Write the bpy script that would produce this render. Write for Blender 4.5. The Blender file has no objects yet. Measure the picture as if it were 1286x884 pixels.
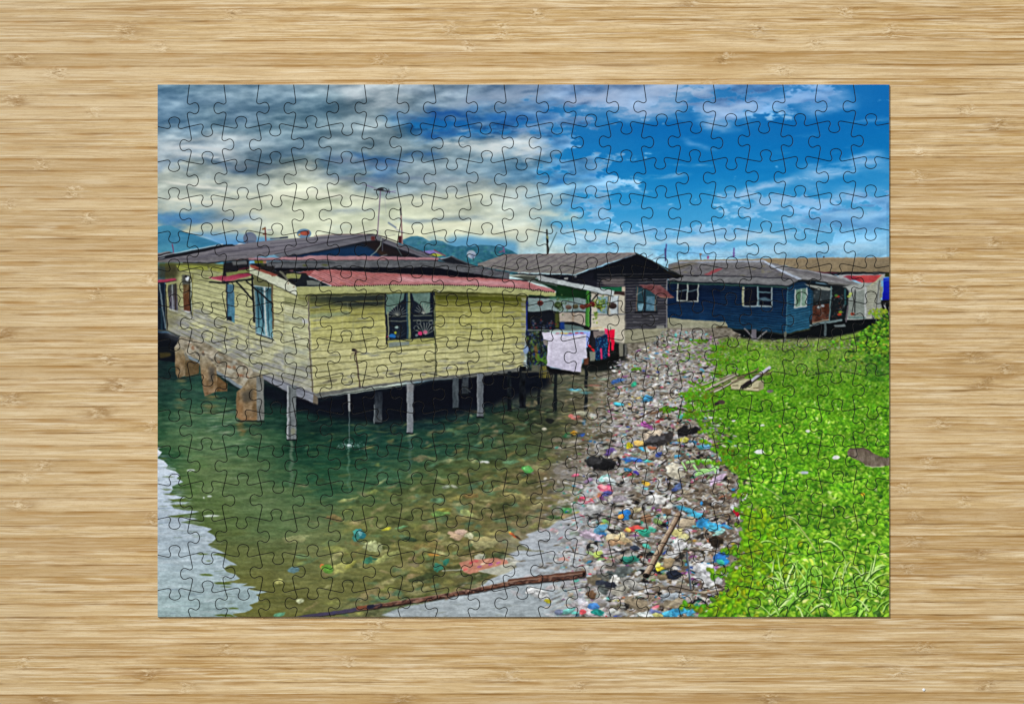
import bpy, bmesh, math, random, mathutils, mathutils.geometry
import numpy as np

# ------------------------------------------------------------------ units
# one "px" of layout = 0.5 mm; layout x runs right, y runs down, origin at the frame's top left
MM = 0.0005
FW, FH = 1286.0, 884.0
def X(px): return (px - FW / 2) * MM
def Y(py): return (FH / 2 - py) * MM

scene = bpy.context.scene
COL = scene.collection

# ------------------------------------------------------------------ camera
cam_d = bpy.data.cameras.new("camera")
cam = bpy.data.objects.new("camera", cam_d)
COL.objects.link(cam)
cam.location = (0, 0, 1.25)
cam_d.sensor_width = 36.0
cam_d.lens = 36.0 * (1.25 - 0.0012) / (FW * MM)
cam_d.clip_start = 0.05
cam_d.clip_end = 50
scene.camera = cam

# ------------------------------------------------------------------ light
world = bpy.data.worlds.new("World")
scene.world = world
world.use_nodes = True
bg = world.node_tree.nodes["Background"]
bg.inputs[0].default_value = (0.93, 0.97, 1.0, 1)
bg.inputs[1].default_value = 0.36

def area_lamp(name, loc, size, energy, color):
    d = bpy.data.lights.new(name, 'AREA')
    d.shape = 'SQUARE'
    d.size = size
    d.energy = energy
    d.color = color
    o = bpy.data.objects.new(name, d)
    o.location = loc
    COL.objects.link(o)
    dirv = -o.location
    o.rotation_euler = dirv.to_track_quat('-Z', 'Y').to_euler()
    return o
area_lamp("key_lamp", (-3.4, 3.9, 5.4), 0.9, 540.0, (1.0, 0.985, 0.96))

scene.view_settings.view_transform = 'Standard'
scene.view_settings.look = 'None'
scene.view_settings.exposure = 0.0
scene.view_settings.gamma = 1.0
scene.render.film_transparent = False
scene.cycles.use_denoising = True
# ------------------------------------------------------------------ tabletop: laminated bamboo strips
def nd(nt, typ, **kw):
    n = nt.nodes.new(typ)
    for k, v in kw.items(): setattr(n, k, v)
    return n
def math_n(nt, op, a, b=None, c=None, clamp=False):
    n = nt.nodes.new('ShaderNodeMath'); n.operation = op; n.use_clamp = clamp
    for i, v in enumerate((a, b, c)):
        if v is None: continue
        if isinstance(v, (int, float)): n.inputs[i].default_value = v
        else: nt.links.new(v, n.inputs[i])
    return n.outputs[0]
def mixc(nt, fac, a, b, blend='MIX'):
    n = nt.nodes.new('ShaderNodeMix'); n.data_type = 'RGBA'; n.blend_type = blend
    for idx, v in ((0, fac), (6, a), (7, b)):
        if isinstance(v, (int, float)): n.inputs[idx].default_value = v
        elif isinstance(v, tuple): n.inputs[idx].default_value = v
        else: nt.links.new(v, n.inputs[idx])
    return n.outputs[2]
def ramp(nt, src, stops):
    n = nt.nodes.new('ShaderNodeMapRange'); n.interpolation_type = 'SMOOTHSTEP'
    nt.links.new(src, n.inputs[0])
    n.inputs[1].default_value, n.inputs[2].default_value, n.inputs[3].default_value, n.inputs[4].default_value = stops
    return n.outputs[0]
def lin(r, g, b):
    f = lambda c: (c / 255 / 12.92) if c / 255 <= 0.04045 else ((c / 255 + 0.055) / 1.055) ** 2.4
    return (f(r), f(g), f(b), 1)

STRIPS = [-60,-44,-28,-6,11,26,51,67,83,101,119,134,150,167,184,199,214,233.5,249,264,283.5,299,314,328,342,361,378,
          394,410,427,444,459,475,492,510,526,543,559,577,592,608,625,642,660,675,692,709,724,742,758,774,791,808,824,
          839,857,872,890,907,925,941,960]
# growth knots: x, y, brownness
KNOTS = [(160,38,.4),(22,74,.8),(205,58,.1),(70,100,.2),(18,124,.9),(118,138,.1),(52,199,.3),(292,17,.3),
 (90,240,.1),(12,256,.3),(110,273,.1),(120,371,.1),(187,358,0),(3,417,1),(135,454,.8),(147,486,1),(15,500,.9),(120,520,.9),
 (190,536,.1),(54,585,.2),(32,603,0),(25,632,.6),(190,649,.3),(28,827,.1),(188,847,.5),(60,878,.9),
 (676,14,.1),(566,35,.3),(631,46,0),(590,60,.2),(479,76,.3),(507,92,.2),(497,103,.3),(911,74,.1),(895,104,.2),(949,36,.3),
 (1064,17,0),(1117,47,0),(1021,59,.1),(983,95,.2),(1256,161,.7),(1213,144,.2),(1155,192,0),(1153,221,.2),
 (1249,306,.3),(1195,323,.2),(1149,356,.1),(1205,371,0),(1237,403,.1),(1225,452,.8),(1267,470,.6),(1235,487,.8),
 (1182,536,.3),(1166,587,.1),(1135,615,.1),(1209,630,.3),(1150,643,.4),(1150,676,.4),(1233,695,.8),(1139,708,.4),
 (1159,810,.2),(1130,840,.2),(1239,858,.4),(282,815,.4),(463,796,.1),(435,831,.2),(642,846,.3),(732,812,.5),
 (859,829,.1),(732,862,.2),(234,861,.4),(502,878,.8),(967,795,.1),(968,875,.9),
 (-90,300,.2),(-130,520,.3),(-60,700,.5),(1370,240,.2),(1400,500,.4),(1350,740,.2),(400,-30,.3),(900,-40,.2),(300,915,.4),(1000,930,.3)]

def build_tabletop():
    rng = random.Random(11)
    verts, faces, att = [], [], []
    XL, XR, XM = -220, 1510, 643
    TILT = -3.2 / 1286
    for s in range(len(STRIPS) - 1):
        y0, y1 = STRIPS[s], STRIPS[s + 1]
        kn = []
        for kx, ky, kb in KNOTS:
            yy = ky - TILT * kx
            if y0 <= yy < y1: kn.append((kx, ky, kb))
        # strips whose knots are hidden under the puzzle still carry one somewhere
        if not kn:
            kn.append((rng.choice([rng.uniform(300, 1000)]), (y0 + y1) / 2, rng.random()))
        kn.sort()
        bx = [XL] + [(kn[i][0] + kn[i + 1][0]) / 2 for i in range(len(kn) - 1)] + [XR]
        tone, seed = rng.random(), rng.uniform(0, 100)
        if int(y0) in (642, 675, 709, 872, 67, 199, 299): tone = 1.15
        if int(y0) in (249, 394, 758, 543, 83, 119): tone = 0.0
        for i, (kx, ky, kb) in enumerate(kn):
            a, b = bx[i], bx[i + 1]
            q = [(a, y0 + TILT * a), (b, y0 + TILT * b), (b, y1 + TILT * b), (a, y1 + TILT * a)]
            base = len(verts)
            for px, py in q: verts.append((X(px), Y(py), 0.0))
            faces.append((base + 3, base + 2, base + 1, base))
            order = [3, 2, 1, 0]
            hh = (y1 - y0)
            vv = [0, 0, 1, 1]
            for o_ in order:
                px, py = q[o_]
                kyc = (y0 + y1) / 2 + TILT * kx
                att.append(((px - kx, py - kyc, kb), (tone, seed, vv[o_] * hh)))
    # underside and rim: the board is 18 mm thick
    xl, xr = X(XL), X(XR)
    me = bpy.data.meshes.new("tabletop")
    n0 = len(verts)
    yt0, yt1 = Y(STRIPS[0]) , Y(STRIPS[-1])
    verts += [(xl, yt0 - 0.002, -0.001), (xr, yt0 - 0.002, -0.001), (xr, yt1 + 0.002, -0.001), (xl, yt1 + 0.002, -0.001),
              (xl, yt0 - 0.002, -0.019), (xr, yt0 - 0.002, -0.019), (xr, yt1 + 0.002, -0.019), (xl, yt1 + 0.002, -0.019)]
    extra = [(4,5,6,7), (0,1,5,4), (1,2,6,5), (2,3,7,6), (3,0,4,7)]
    for f in extra:
        faces.append(tuple(n0 + v for v in f))
        for _ in f: att.append(((300, 3, 0), (.5, 1, 8)))
    me.from_pydata(verts, [], faces)
    k = me.attributes.new("knot", 'FLOAT_VECTOR', 'CORNER')
    t = me.attributes.new("strip", 'FLOAT_VECTOR', 'CORNER')
    k.data.foreach_set("vector", [c for a in att for c in a[0]])
    t.data.foreach_set("vector", [c for a in att for c in a[1]])
    o = bpy.data.objects.new("tabletop", me)
    COL.objects.link(o)
    o["kind"] = "structure"
    o["label"] = "pale laminated bamboo tabletop with horizontal strips and small knots"
    me.materials.append(bamboo_material())
    return o

def bamboo_material():
    m = bpy.data.materials.new("bamboo"); m.use_nodes = True
    nt = m.node_tree; nt.nodes.clear(); L = nt.links.new
    out = nd(nt, 'ShaderNodeOutputMaterial'); bs = nd(nt, 'ShaderNodeBsdfPrincipled'); L(bs.outputs[0], out.inputs[0])
    ka = nd(nt, 'ShaderNodeAttribute', attribute_name="knot")
    sa = nd(nt, 'ShaderNodeAttribute', attribute_name="strip")
    ks = nd(nt, 'ShaderNodeSeparateXYZ'); L(ka.outputs['Vector'], ks.inputs[0])
    ss = nd(nt, 'ShaderNodeSeparateXYZ'); L(sa.outputs['Vector'], ss.inputs[0])
    kx, ky, kb = ks.outputs; tone, seed, v = ss.outputs
    geo = nd(nt, 'ShaderNodeNewGeometry')
    sp = nd(nt, 'ShaderNodeSeparateXYZ'); L(geo.outputs['Position'], sp.inputs[0])
    px = math_n(nt, 'MULTIPLY', sp.outputs[0], 1 / MM); py = math_n(nt, 'MULTIPLY', sp.outputs[1], 1 / MM)
    def comb(a, b, c):
        n = nd(nt, 'ShaderNodeCombineXYZ')
        for i, q in enumerate((a, b, c)):
            if isinstance(q, (int, float)): n.inputs[i].default_value = q
            else: L(q, n.inputs[i])
        return n.outputs[0]
    def noise(vec, scale, det=3, rough=.55, dist=0):
        n = nd(nt, 'ShaderNodeTexNoise'); n.inputs['Scale'].default_value = scale
        n.inputs['Detail'].default_value = det; n.inputs['Roughness'].default_value = rough
        n.inputs['Distortion'].default_value = dist
        L(vec, n.inputs['Vector']); return n.outputs[0]
    M = lambda op, a, b=None, c=None, clamp=False: math_n(nt, op, a, b, c, clamp)
    # knot influence: narrow in x, whole strip in y
    ax = M('ABSOLUTE', kx)
    kw = noise(comb(M('MULTIPLY', px, .12), M('MULTIPLY', py, .3), M('ADD', seed, 20.0)), .35, 2, .5)
    kw2 = noise(comb(M('MULTIPLY', px, .2), M('MULTIPLY', py, .2), M('ADD', seed, 31.0)), .30, 2, .5)
    kx = M('ADD', kx, M('MULTIPLY', M('SUBTRACT', kw, .5), 34.0)); ky = M('ADD', ky, M('MULTIPLY', M('SUBTRACT', kw2, .5), 9.0))
    ax = M('ABSOLUTE', kx)
    infl = M('POWER', 2.718, M('MULTIPLY', M('POWER', M('DIVIDE', ax, 10.0), 2.0), -1.0))
    core = M('POWER', 2.718, M('MULTIPLY', M('ADD', M('POWER', M('DIVIDE', kx, 5.5), 2.0), M('POWER', M('DIVIDE', ky, 6.0), 2.0)), -1.0))
    wide = M('POWER', 2.718, M('MULTIPLY', M('POWER', M('DIVIDE', ax, 45.0), 1.5), -1.0))
    # wavy fibres near a knot
    wob = noise(comb(M('MULTIPLY', px, 1.0), py, seed), 0.085, 3, .6)
    wob2 = noise(comb(M('MULTIPLY', px, .22), M('MULTIPLY', py, .8), seed), 0.12, 3, .6)
    slow = noise(comb(M('MULTIPLY', px, .12), M('MULTIPLY', py, .3), seed), 0.05, 2, .5)
    yy = M('ADD', py, M('MULTIPLY', M('SUBTRACT', wob, .5), M('MULTIPLY', infl, 11.0)))
    yy = M('ADD', yy, M('MULTIPLY', M('SUBTRACT', wob2, .5), M('ADD', M('MULTIPLY', wide, 3.5), 1.2)))
    yy = M('ADD', yy, M('MULTIPLY', M('SUBTRACT', slow, .5), 4.0))
    def fib(sx, sy, sc, det, rough):
        return noise(comb(M('MULTIPLY', px, sx), M('MULTIPLY', yy, sy), M('MULTIPLY', seed, 3.1)), sc, det, rough)
    f1 = fib(.010, .34, 1.0, 3, .6)      # broad streaks, two to four px tall
    f2 = fib(.016, .80, 1.0, 2, .6)       # fine fibres
    f3 = fib(.006, .17, 1.0, 2, .5)      # tonal bands
    f4 = fib(.10, .62, 1.0, 3, .7)      # short dashes
    streak = ramp(nt, fib(.005, .30, 1.0, 3, .55), (.55, .64, 0, 1))   # occasional dark streaks
    pale = ramp(nt, fib(.011, .36, 1.3, 2, .5), (.54, .68, 0, 1))
    thin = ramp(nt, fib(.007, .5, 1.7, 1, .5), (.60, .68, 0, 1))
    c = mixc(nt, ramp(nt, f3, (.32, .68, 0, 1)), lin(212, 182, 130), lin(232, 209, 168))
    c = mixc(nt, M('MULTIPLY', ramp(nt, f1, (.42, .64, 0, 1)), .62), c, lin(184, 146, 86))
    c = mixc(nt, M('MULTIPLY', ramp(nt, f2, (.44, .66, 0, 1)), .42), c, lin(166, 132, 84))
    c = mixc(nt, M('MULTIPLY', ramp(nt, f4, (.48, .72, 0, 1)), .42), c, lin(154, 120, 74))
    c = mixc(nt, M('MULTIPLY', streak, .60), c, lin(164, 118, 56))
    c = mixc(nt, M('MULTIPLY', thin, .45), c, lin(140, 102, 52))
    c = mixc(nt, M('MULTIPLY', pale, .60), c, lin(238, 222, 190))
    # whole strips differ in tone
    c = mixc(nt, M('MULTIPLY', ramp(nt, tone, (.55, 1.1, 0, 1)), .42), c, lin(176, 140, 88))
    c = mixc(nt, M('MULTIPLY', ramp(nt, tone, (.4, 0.0, 0, 1)), .30), c, lin(226, 202, 160))
    # greyish sheen painted into the colour towards the board's upper left
    c = mixc(nt, M('MULTIPLY', ramp(nt, M('ADD', px, M('MULTIPLY', py, -.25)), (-250, -760, 0, 1)), .34), c, lin(176, 158, 126))
    # glue lines, uneven along their length
    ln = noise(comb(M('MULTIPLY', px, .012), M('MULTIPLY', seed, 1.0), 3.0), 1.0, 3, .6)
    v = M('ABSOLUTE', M('ADD', v, M('MULTIPLY', M('SUBTRACT', noise(comb(M('MULTIPLY', px, .01), seed, 17.0), 1.0, 2, .5), .62), 7.0)))
    edge = M('MULTIPLY', ramp(nt, v, (1.9, 0.5, 0, 1)), ramp(nt, ln, (.36, .70, .04, .85)))
    c = mixc(nt, edge, c, lin(124, 86, 38))
    halo = M('MULTIPLY', ramp(nt, v, (5.0, 0.5, 0, 1)), ramp(nt, noise(comb(M('MULTIPLY', px, .02), seed, 9.0), 1.0, 2, .5), (.42, .66, .05, .6)))
    c = mixc(nt, halo, c, lin(168, 124, 62))
    # knots: crumpled pale fibres with brown shading round some
    cr = noise(comb(M('MULTIPLY', px, .26), M('MULTIPLY', py, .62), seed), .42, 4, .68, 1.2)
    kmask = M('MULTIPLY', infl, ramp(nt, M('ABSOLUTE', ky), (9, 5, 0, 1)))
    c = mixc(nt, M('MULTIPLY', M('MULTIPLY', kmask, ramp(nt, cr, (.48, .64, 0, 1))), .62), c, lin(240, 222, 188))
    c = mixc(nt, M('MULTIPLY', M('MULTIPLY', M('MAXIMUM', core, M('MULTIPLY', kmask, .55)), ramp(nt, cr, (.48, .36, 0, 1))), .85), c, lin(132, 100, 58))
    br = M('MULTIPLY', M('MULTIPLY', M('POWER', 2.718, M('MULTIPLY', M('POWER', M('DIVIDE', ax, 24.0), 2.0), -1.0)), kb),
           ramp(nt, noise(comb(M('MULTIPLY', px, .2), M('MULTIPLY', py, 1.0), seed), .22, 3, .6), (.38, .6, 0, 1)))
    c = mixc(nt, M('MULTIPLY', br, .75), c, lin(142, 103, 50))
    # pores
    pore = noise(comb(M('MULTIPLY', px, .35), py, 4.0), 1.3, 2, .6)
    c = mixc(nt, M('MULTIPLY', ramp(nt, pore, (.55, .75, 0, 1)), .22), c, lin(140, 108, 66))
    # one dark speck and one white speck
    L(c, bs.inputs['Base Color'])
    bs.inputs['Roughness'].default_value = .55
    bs.inputs['Specular IOR Level'].default_value = .16
    h = M('ADD', M('MULTIPLY', f2, .5), M('ADD', M('MULTIPLY', f4, .6), M('MULTIPLY', M('MULTIPLY', cr, kmask), 1.6)))
    h = M('SUBTRACT', h, M('MULTIPLY', edge, .8))
    bp = nd(nt, 'ShaderNodeBump'); bp.inputs['Strength'].default_value = .9; bp.inputs['Distance'].default_value = .00014
    L(h, bp.inputs['Height']); L(bp.outputs[0], bs.inputs['Normal'])
    return m
# ------------------------------------------------------------------ the picture printed on the card, painted here in code
S = 2.0
PX0, PY0, PW, PH = 197.7, 106.3, 919.3, 668.3
Wp, Hp = int(PW * S), int(PH * S)
P = np.zeros((Hp, Wp, 3), np.float32)
RS = np.random.RandomState(7)
GX = (np.arange(Wp) + .5) / S + PX0
GY = (np.arange(Hp) + .5) / S + PY0

def grid_noise(xs, ys, sx, sy, seed):
    """smooth value noise sampled at outer grid xs, ys (1-D) with cell sizes sx, sy; 0..1"""
    r = np.random.RandomState(seed)
    u = (xs - xs.min()) / sx + r.rand(); v = (ys - ys.min()) / sy + r.rand()
    g = r.rand(int(v.max()) + 3, int(u.max()) + 3).astype(np.float32)
    iu = u.astype(int); iv = v.astype(int); fu = u - iu; fv = v - iv
    fu = fu * fu * (3 - 2 * fu); fv = (fv * fv * (3 - 2 * fv))[:, None]
    a = g[iv][:, iu]; b = g[iv][:, iu + 1]; c = g[iv + 1][:, iu]; d = g[iv + 1][:, iu + 1]
    return (a * (1 - fu) + b * fu) * (1 - fv) + (c * (1 - fu) + d * fu) * fv
def fbm(xs, ys, sx, sy, octv=4, rough=.5, seed=0):
    out = 0; amp = 1; tot = 0
    for o in range(octv):
        out = out + amp * grid_noise(xs, ys, sx / 2 ** o, sy / 2 ** o, seed * 31 + o); tot += amp; amp *= rough
    return ((out / tot - .5) * 1.6 + .5).astype(np.float32)
NCACHE = {}
def full(sx, sy, octv=4, rough=.5, seed=0):
    k = (sx, sy, octv, rough, seed)
    if k not in NCACHE: NCACHE[k] = fbm(GX, GY, sx, sy, octv, rough, seed)
    return NCACHE[k]
def sm(a, b, x):
    t = np.clip((x - a) / (b - a), 0, 1); return t * t * (3 - 2 * t)
def C(*c): return np.array(c, np.float32) / 255
def samp(A, y, x):
    """bilinear sample of array A at float pixel rows y, columns x"""
    y = np.clip(y, 0, A.shape[0] - 1.001); x = np.clip(x, 0, A.shape[1] - 1.001)
    iy = y.astype(int); ix = x.astype(int); fy = (y - iy)[..., None]; fx = (x - ix)[..., None]
    return (A[iy, ix] * (1 - fx) + A[iy, ix + 1] * fx) * (1 - fy) + (A[iy + 1, ix] * (1 - fx) + A[iy + 1, ix + 1] * fx) * fy
def color_grid(xs, ys, cols, warp=None):
    """smooth interpolation of a table of colours over the whole print; warp = (dx, dy) in px"""
    A = np.array(cols, np.float32) / 255
    gx, gy = np.meshgrid(GX, GY)
    if warp is not None: gx = gx + warp[0]; gy = gy + warp[1]
    fx = np.interp(gx.ravel(), xs, np.arange(len(xs))).reshape(gx.shape)
    fy = np.interp(gy.ravel(), ys, np.arange(len(ys))).reshape(gy.shape)
    ix = np.floor(fx); iy = np.floor(fy); tx = fx - ix; ty = fy - iy
    fx = ix + tx * tx * (3 - 2 * tx); fy = iy + ty * ty * (3 - 2 * ty)
    return samp(A, fy, fx).astype(np.float32)

def bbox(x0, y0, x1, y1, pad=2):
    a = max(0, int((x0 - PX0) * S) - pad); b = min(Wp, int((x1 - PX0) * S) + pad + 1)
    c = max(0, int((y0 - PY0) * S) - pad); d = min(Hp, int((y1 - PY0) * S) + pad + 1)
    return (a, b, c, d) if a < b and c < d else None
def cov(pts, soft=0):
    """antialiased coverage of a polygon: (slice, mask)"""
    pts = np.asarray(pts, np.float64)
    bb = bbox(pts[:, 0].min(), pts[:, 1].min(), pts[:, 0].max(), pts[:, 1].max(), 2 + int(soft * S * 2))
    if bb is None: return None, None
    a, b, c, d = bb
    N = 3
    m = np.zeros((d - c, b - a), np.float32)
    ppx = (pts[:, 0] - PX0) * S; ppy = (pts[:, 1] - PY0) * S
    xs = np.arange(a, b)
    for sy in range(N):
        yy = np.arange(c, d) + (sy + .5) / N
        # exact horizontal coverage by scanline crossings
        row = np.zeros((d - c, b - a), np.float32)
        for k in range(len(yy)):
            y = yy[k]; y1 = ppy; y2 = np.roll(ppy, -1)
            hit = ((y1 <= y) & (y2 > y)) | ((y2 <= y) & (y1 > y))
            if not hit.any(): continue
            xa = ppx[hit]; xb = np.roll(ppx, -1)[hit]; ya = y1[hit]; yb = y2[hit]
            cr = np.sort(xa + (y - ya) / (yb - ya) * (xb - xa))
            for q in range(0, len(cr) - 1, 2):
                l, r = cr[q] - a, cr[q + 1] - a
                if r <= 0 or l >= b - a: continue
                l = max(l, 0); r = min(r, b - a)
                il, ir = int(l), int(r)
                if il == ir:
                    if il < b - a: row[k, il] += r - l
                else:
                    row[k, il] += il + 1 - l
                    row[k, il + 1:ir] += 1
                    if ir < b - a: row[k, ir] += r - ir
        m += row / N
    if soft > 0: m = blur(m, soft * S)
    return (slice(c, d), slice(a, b)), np.clip(m, 0, 1)
def blur(m, r):
    """separable box blur, three passes"""
    n = max(1, int(round(r)))
    k = 2 * n + 1
    for ax in (0, 1):
        for _ in range(2):
            pad = [(0, 0)] * m.ndim; pad[ax] = (n + 1, n)
            cs = np.cumsum(np.pad(m, pad, mode='edge'), axis=ax, dtype=np.float64)
            if ax == 0: m = (cs[k:] - cs[:-k]) / k
            else: m = (cs[:, k:] - cs[:, :-k]) / k
            m = m.astype(np.float32)
    return m
def put(sl, m, col):
    if sl is None: return
    P[sl] = P[sl] * (1 - m[..., None]) + col * m[..., None]
def poly(pts, col, al=1., soft=0, var=0, nz=(6, 2), seed=1, mask=None):
    """fill; col = rgb 0-255 or list of (t, rgb) stops down the polygon's height; var = noise amplitude 0-255"""
    sl, m = cov(pts, soft)
    if sl is None: return
    if isinstance(col, list):
        ys = GY[sl[0]]; pts_ = np.asarray(pts); y0, y1 = pts_[:, 1].min(), pts_[:, 1].max()
        t = (ys - y0) / (y1 - y0); ts = [c[0] for c in col]
        cc = np.stack([np.interp(t, ts, [c[1][q] for c in col]) for q in range(3)], 1)[:, None, :] / 255
        cc = np.repeat(cc, m.shape[1], 1).astype(np.float32)
    else:
        cc = np.broadcast_to(C(*col), m.shape + (3,)).copy()
    if var:
        n = full(nz[0], nz[1], 4, .6, seed)[sl] - .5
        cc = np.clip(cc + (n * var * 2 / 255)[..., None], 0, 1)
    if mask is not None: m = m * mask[sl]
    put(sl, m * al, cc)
def line(pts, w, col, al=1., soft=0.):
    """polyline of width w px (may be a list, one per point)"""
    pts = np.asarray(pts, np.float64)
    ws = np.broadcast_to(np.asarray(w, np.float64), (len(pts),))
    for k in range(len(pts) - 1):
        (x0, y0), (x1, y1) = pts[k], pts[k + 1]; w0, w1 = ws[k], ws[k + 1]
        wm = max(w0, w1) / 2 + .6 + soft
        bb = bbox(min(x0, x1) - wm, min(y0, y1) - wm, max(x0, x1) + wm, max(y0, y1) + wm, 1)
        if bb is None: continue
        a, b, c, d = bb
        gx = GX[a:b][None, :]; gy = GY[c:d][:, None]
        dx, dy = x1 - x0, y1 - y0; L2 = dx * dx + dy * dy + 1e-9
        t = np.clip(((gx - x0) * dx + (gy - y0) * dy) / L2, 0, 1)
        dist = np.hypot(gx - x0 - t * dx, gy - y0 - t * dy)
        half = (w0 + (w1 - w0) * t) / 2
        if soft > 0: m = 1 - sm(-soft, soft, dist - half)
        else: m = np.clip((half - dist) * S + .5, 0, 1)
        # thin lines keep their lightness by alpha
        m = m * np.minimum(1, half * 2 * S / 1.0)
        put((slice(c, d), slice(a, b)), (m * al).astype(np.float32), C(*col))
def blob(cx, cy, rx, ry, col, al=1., rot=0., soft=.5, col2=None):
    """soft-edged ellipse; col2 shades one side"""
    R = max(rx, ry) + soft + .5
    bb = bbox(cx - R, cy - R, cx + R, cy + R, 1)
    if bb is None: return
    a, b, c, d = bb
    gx = GX[a:b][None, :] - cx; gy = GY[c:d][:, None] - cy
    co, si = math.cos(rot), math.sin(rot)
    u = (gx * co + gy * si) / rx; v = (-gx * si + gy * co) / ry
    r = np.sqrt(u * u + v * v)
    e = max(soft, .3) / min(rx, ry)
    m = np.clip((1 + e / 2 - r) / e, 0, 1)
    cc = C(*col)
    if col2 is not None:
        t = np.clip(v * .5 + .5, 0, 1)[..., None]; cc = cc * (1 - t) + C(*col2) * t
    put((slice(c, d), slice(a, b)), (m * al).astype(np.float32), cc)
def convex(cx, cy, ang_r, col, al=1., col2=None, rot=0.):
    """small convex-ish scrap given by radii at equal angles"""
    n = len(ang_r)
    th = np.arange(n) * 2 * np.pi / n + rot
    xs = cx + np.cos(th) * [q[0] for q in ang_r]; ys = cy + np.sin(th) * [q[1] for q in ang_r]
    bb = bbox(xs.min(), ys.min(), xs.max(), ys.max(), 1)
    if bb is None: return
    a, b, c, d = bb
    gx = GX[a:b][None, :]; gy = GY[c:d][:, None]
    m = None
    for k in range(n):
        x0, y0 = xs[k], ys[k]; x1, y1 = xs[(k + 1) % n], ys[(k + 1) % n]
        L_ = math.hypot(x1 - x0, y1 - y0) + 1e-9
        dd = ((x1 - x0) * (gy - y0) - (y1 - y0) * (gx - x0)) / L_
        m = dd if m is None else np.minimum(m, dd)
    m = np.clip(m * S + .5, 0, 1)
    cc = C(*col)
    if col2 is not None:
        t = np.clip((gx - xs.min()) / (np.ptp(xs) + .01) * .5 + (gy - ys.min()) / (np.ptp(ys) + .01) * .5, 0, 1)[..., None]
        cc = cc * (1 - t) + C(*col2) * t
    put((slice(c, d), slice(a, b)), (m * al).astype(np.float32), cc)
RGN = {}
def rag(cx, cy, rx, ry, col, al=.95, rot=0., k=.5, var=.22, soft=.7, shadow=0.):
    """torn, crumpled scrap: ellipse with a noisy outline and noisy lightness"""
    if 'n' not in RGN:
        g = np.arange(640) / 4.0
        RGN['n'] = [fbm(g, g, 3.2, 2.0, 4, .62, 500 + q) for q in range(3)]
        RGN['r'] = np.random.RandomState(12)
    R = max(rx, ry) * (1 + k * .7) + 1.5
    bb = bbox(cx - R, cy - R, cx + R, cy + R, 1)
    if bb is None: return
    a, b, c, d = bb
    h, w = d - c, b - a
    if h > 600 or w > 600: return
    rr = RGN['r']
    oy, ox = rr.randint(0, 640 - h), rr.randint(0, 640 - w)
    n0 = RGN['n'][0][oy:oy + h, ox:ox + w]; n1 = RGN['n'][1][oy:oy + h, ox:ox + w]
    gx = GX[a:b][None, :] - cx; gy = GY[c:d][:, None] - cy
    co, si = math.cos(rot), math.sin(rot)
    u = (gx * co + gy * si) / rx; v = (-gx * si + gy * co) / ry
    r = np.sqrt(u * u + v * v) + (n0 - .5) * 2 * k
    e = soft / min(rx, ry)
    m = np.clip((1 + e / 2 - r) / e, 0, 1)
    if shadow > 0:
        v2 = (-(gx - .6) * si + (gy - .9) * co) / ry; u2 = ((gx - .6) * co + (gy - .9) * si) / rx
        r2 = np.sqrt(u2 * u2 + v2 * v2) + (n0 - .5) * 2 * k
        put((slice(c, d), slice(a, b)), (np.clip((1.15 - r2) / (e + .3), 0, 1) * shadow).astype(np.float32), C(*col) * .25)
    f = 1 + (n1 - .5) * 2 * var - v * .10
    put((slice(c, d), slice(a, b)), (m * al).astype(np.float32), np.clip(C(*col) * f[..., None], 0, 1))
def rect(x0, y0, x1, y1, col, **k): poly([(x0, y0), (x1, y0), (x1, y1), (x0, y1)], col, **k)
def lerp2(A, t):
    """point at fraction t of a polyline's x range"""
    xs = [p[0] for p in A]; ys = [p[1] for p in A]
    x = xs[0] + (xs[-1] - xs[0]) * t
    return x, float(np.interp(x, xs, ys))

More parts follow.
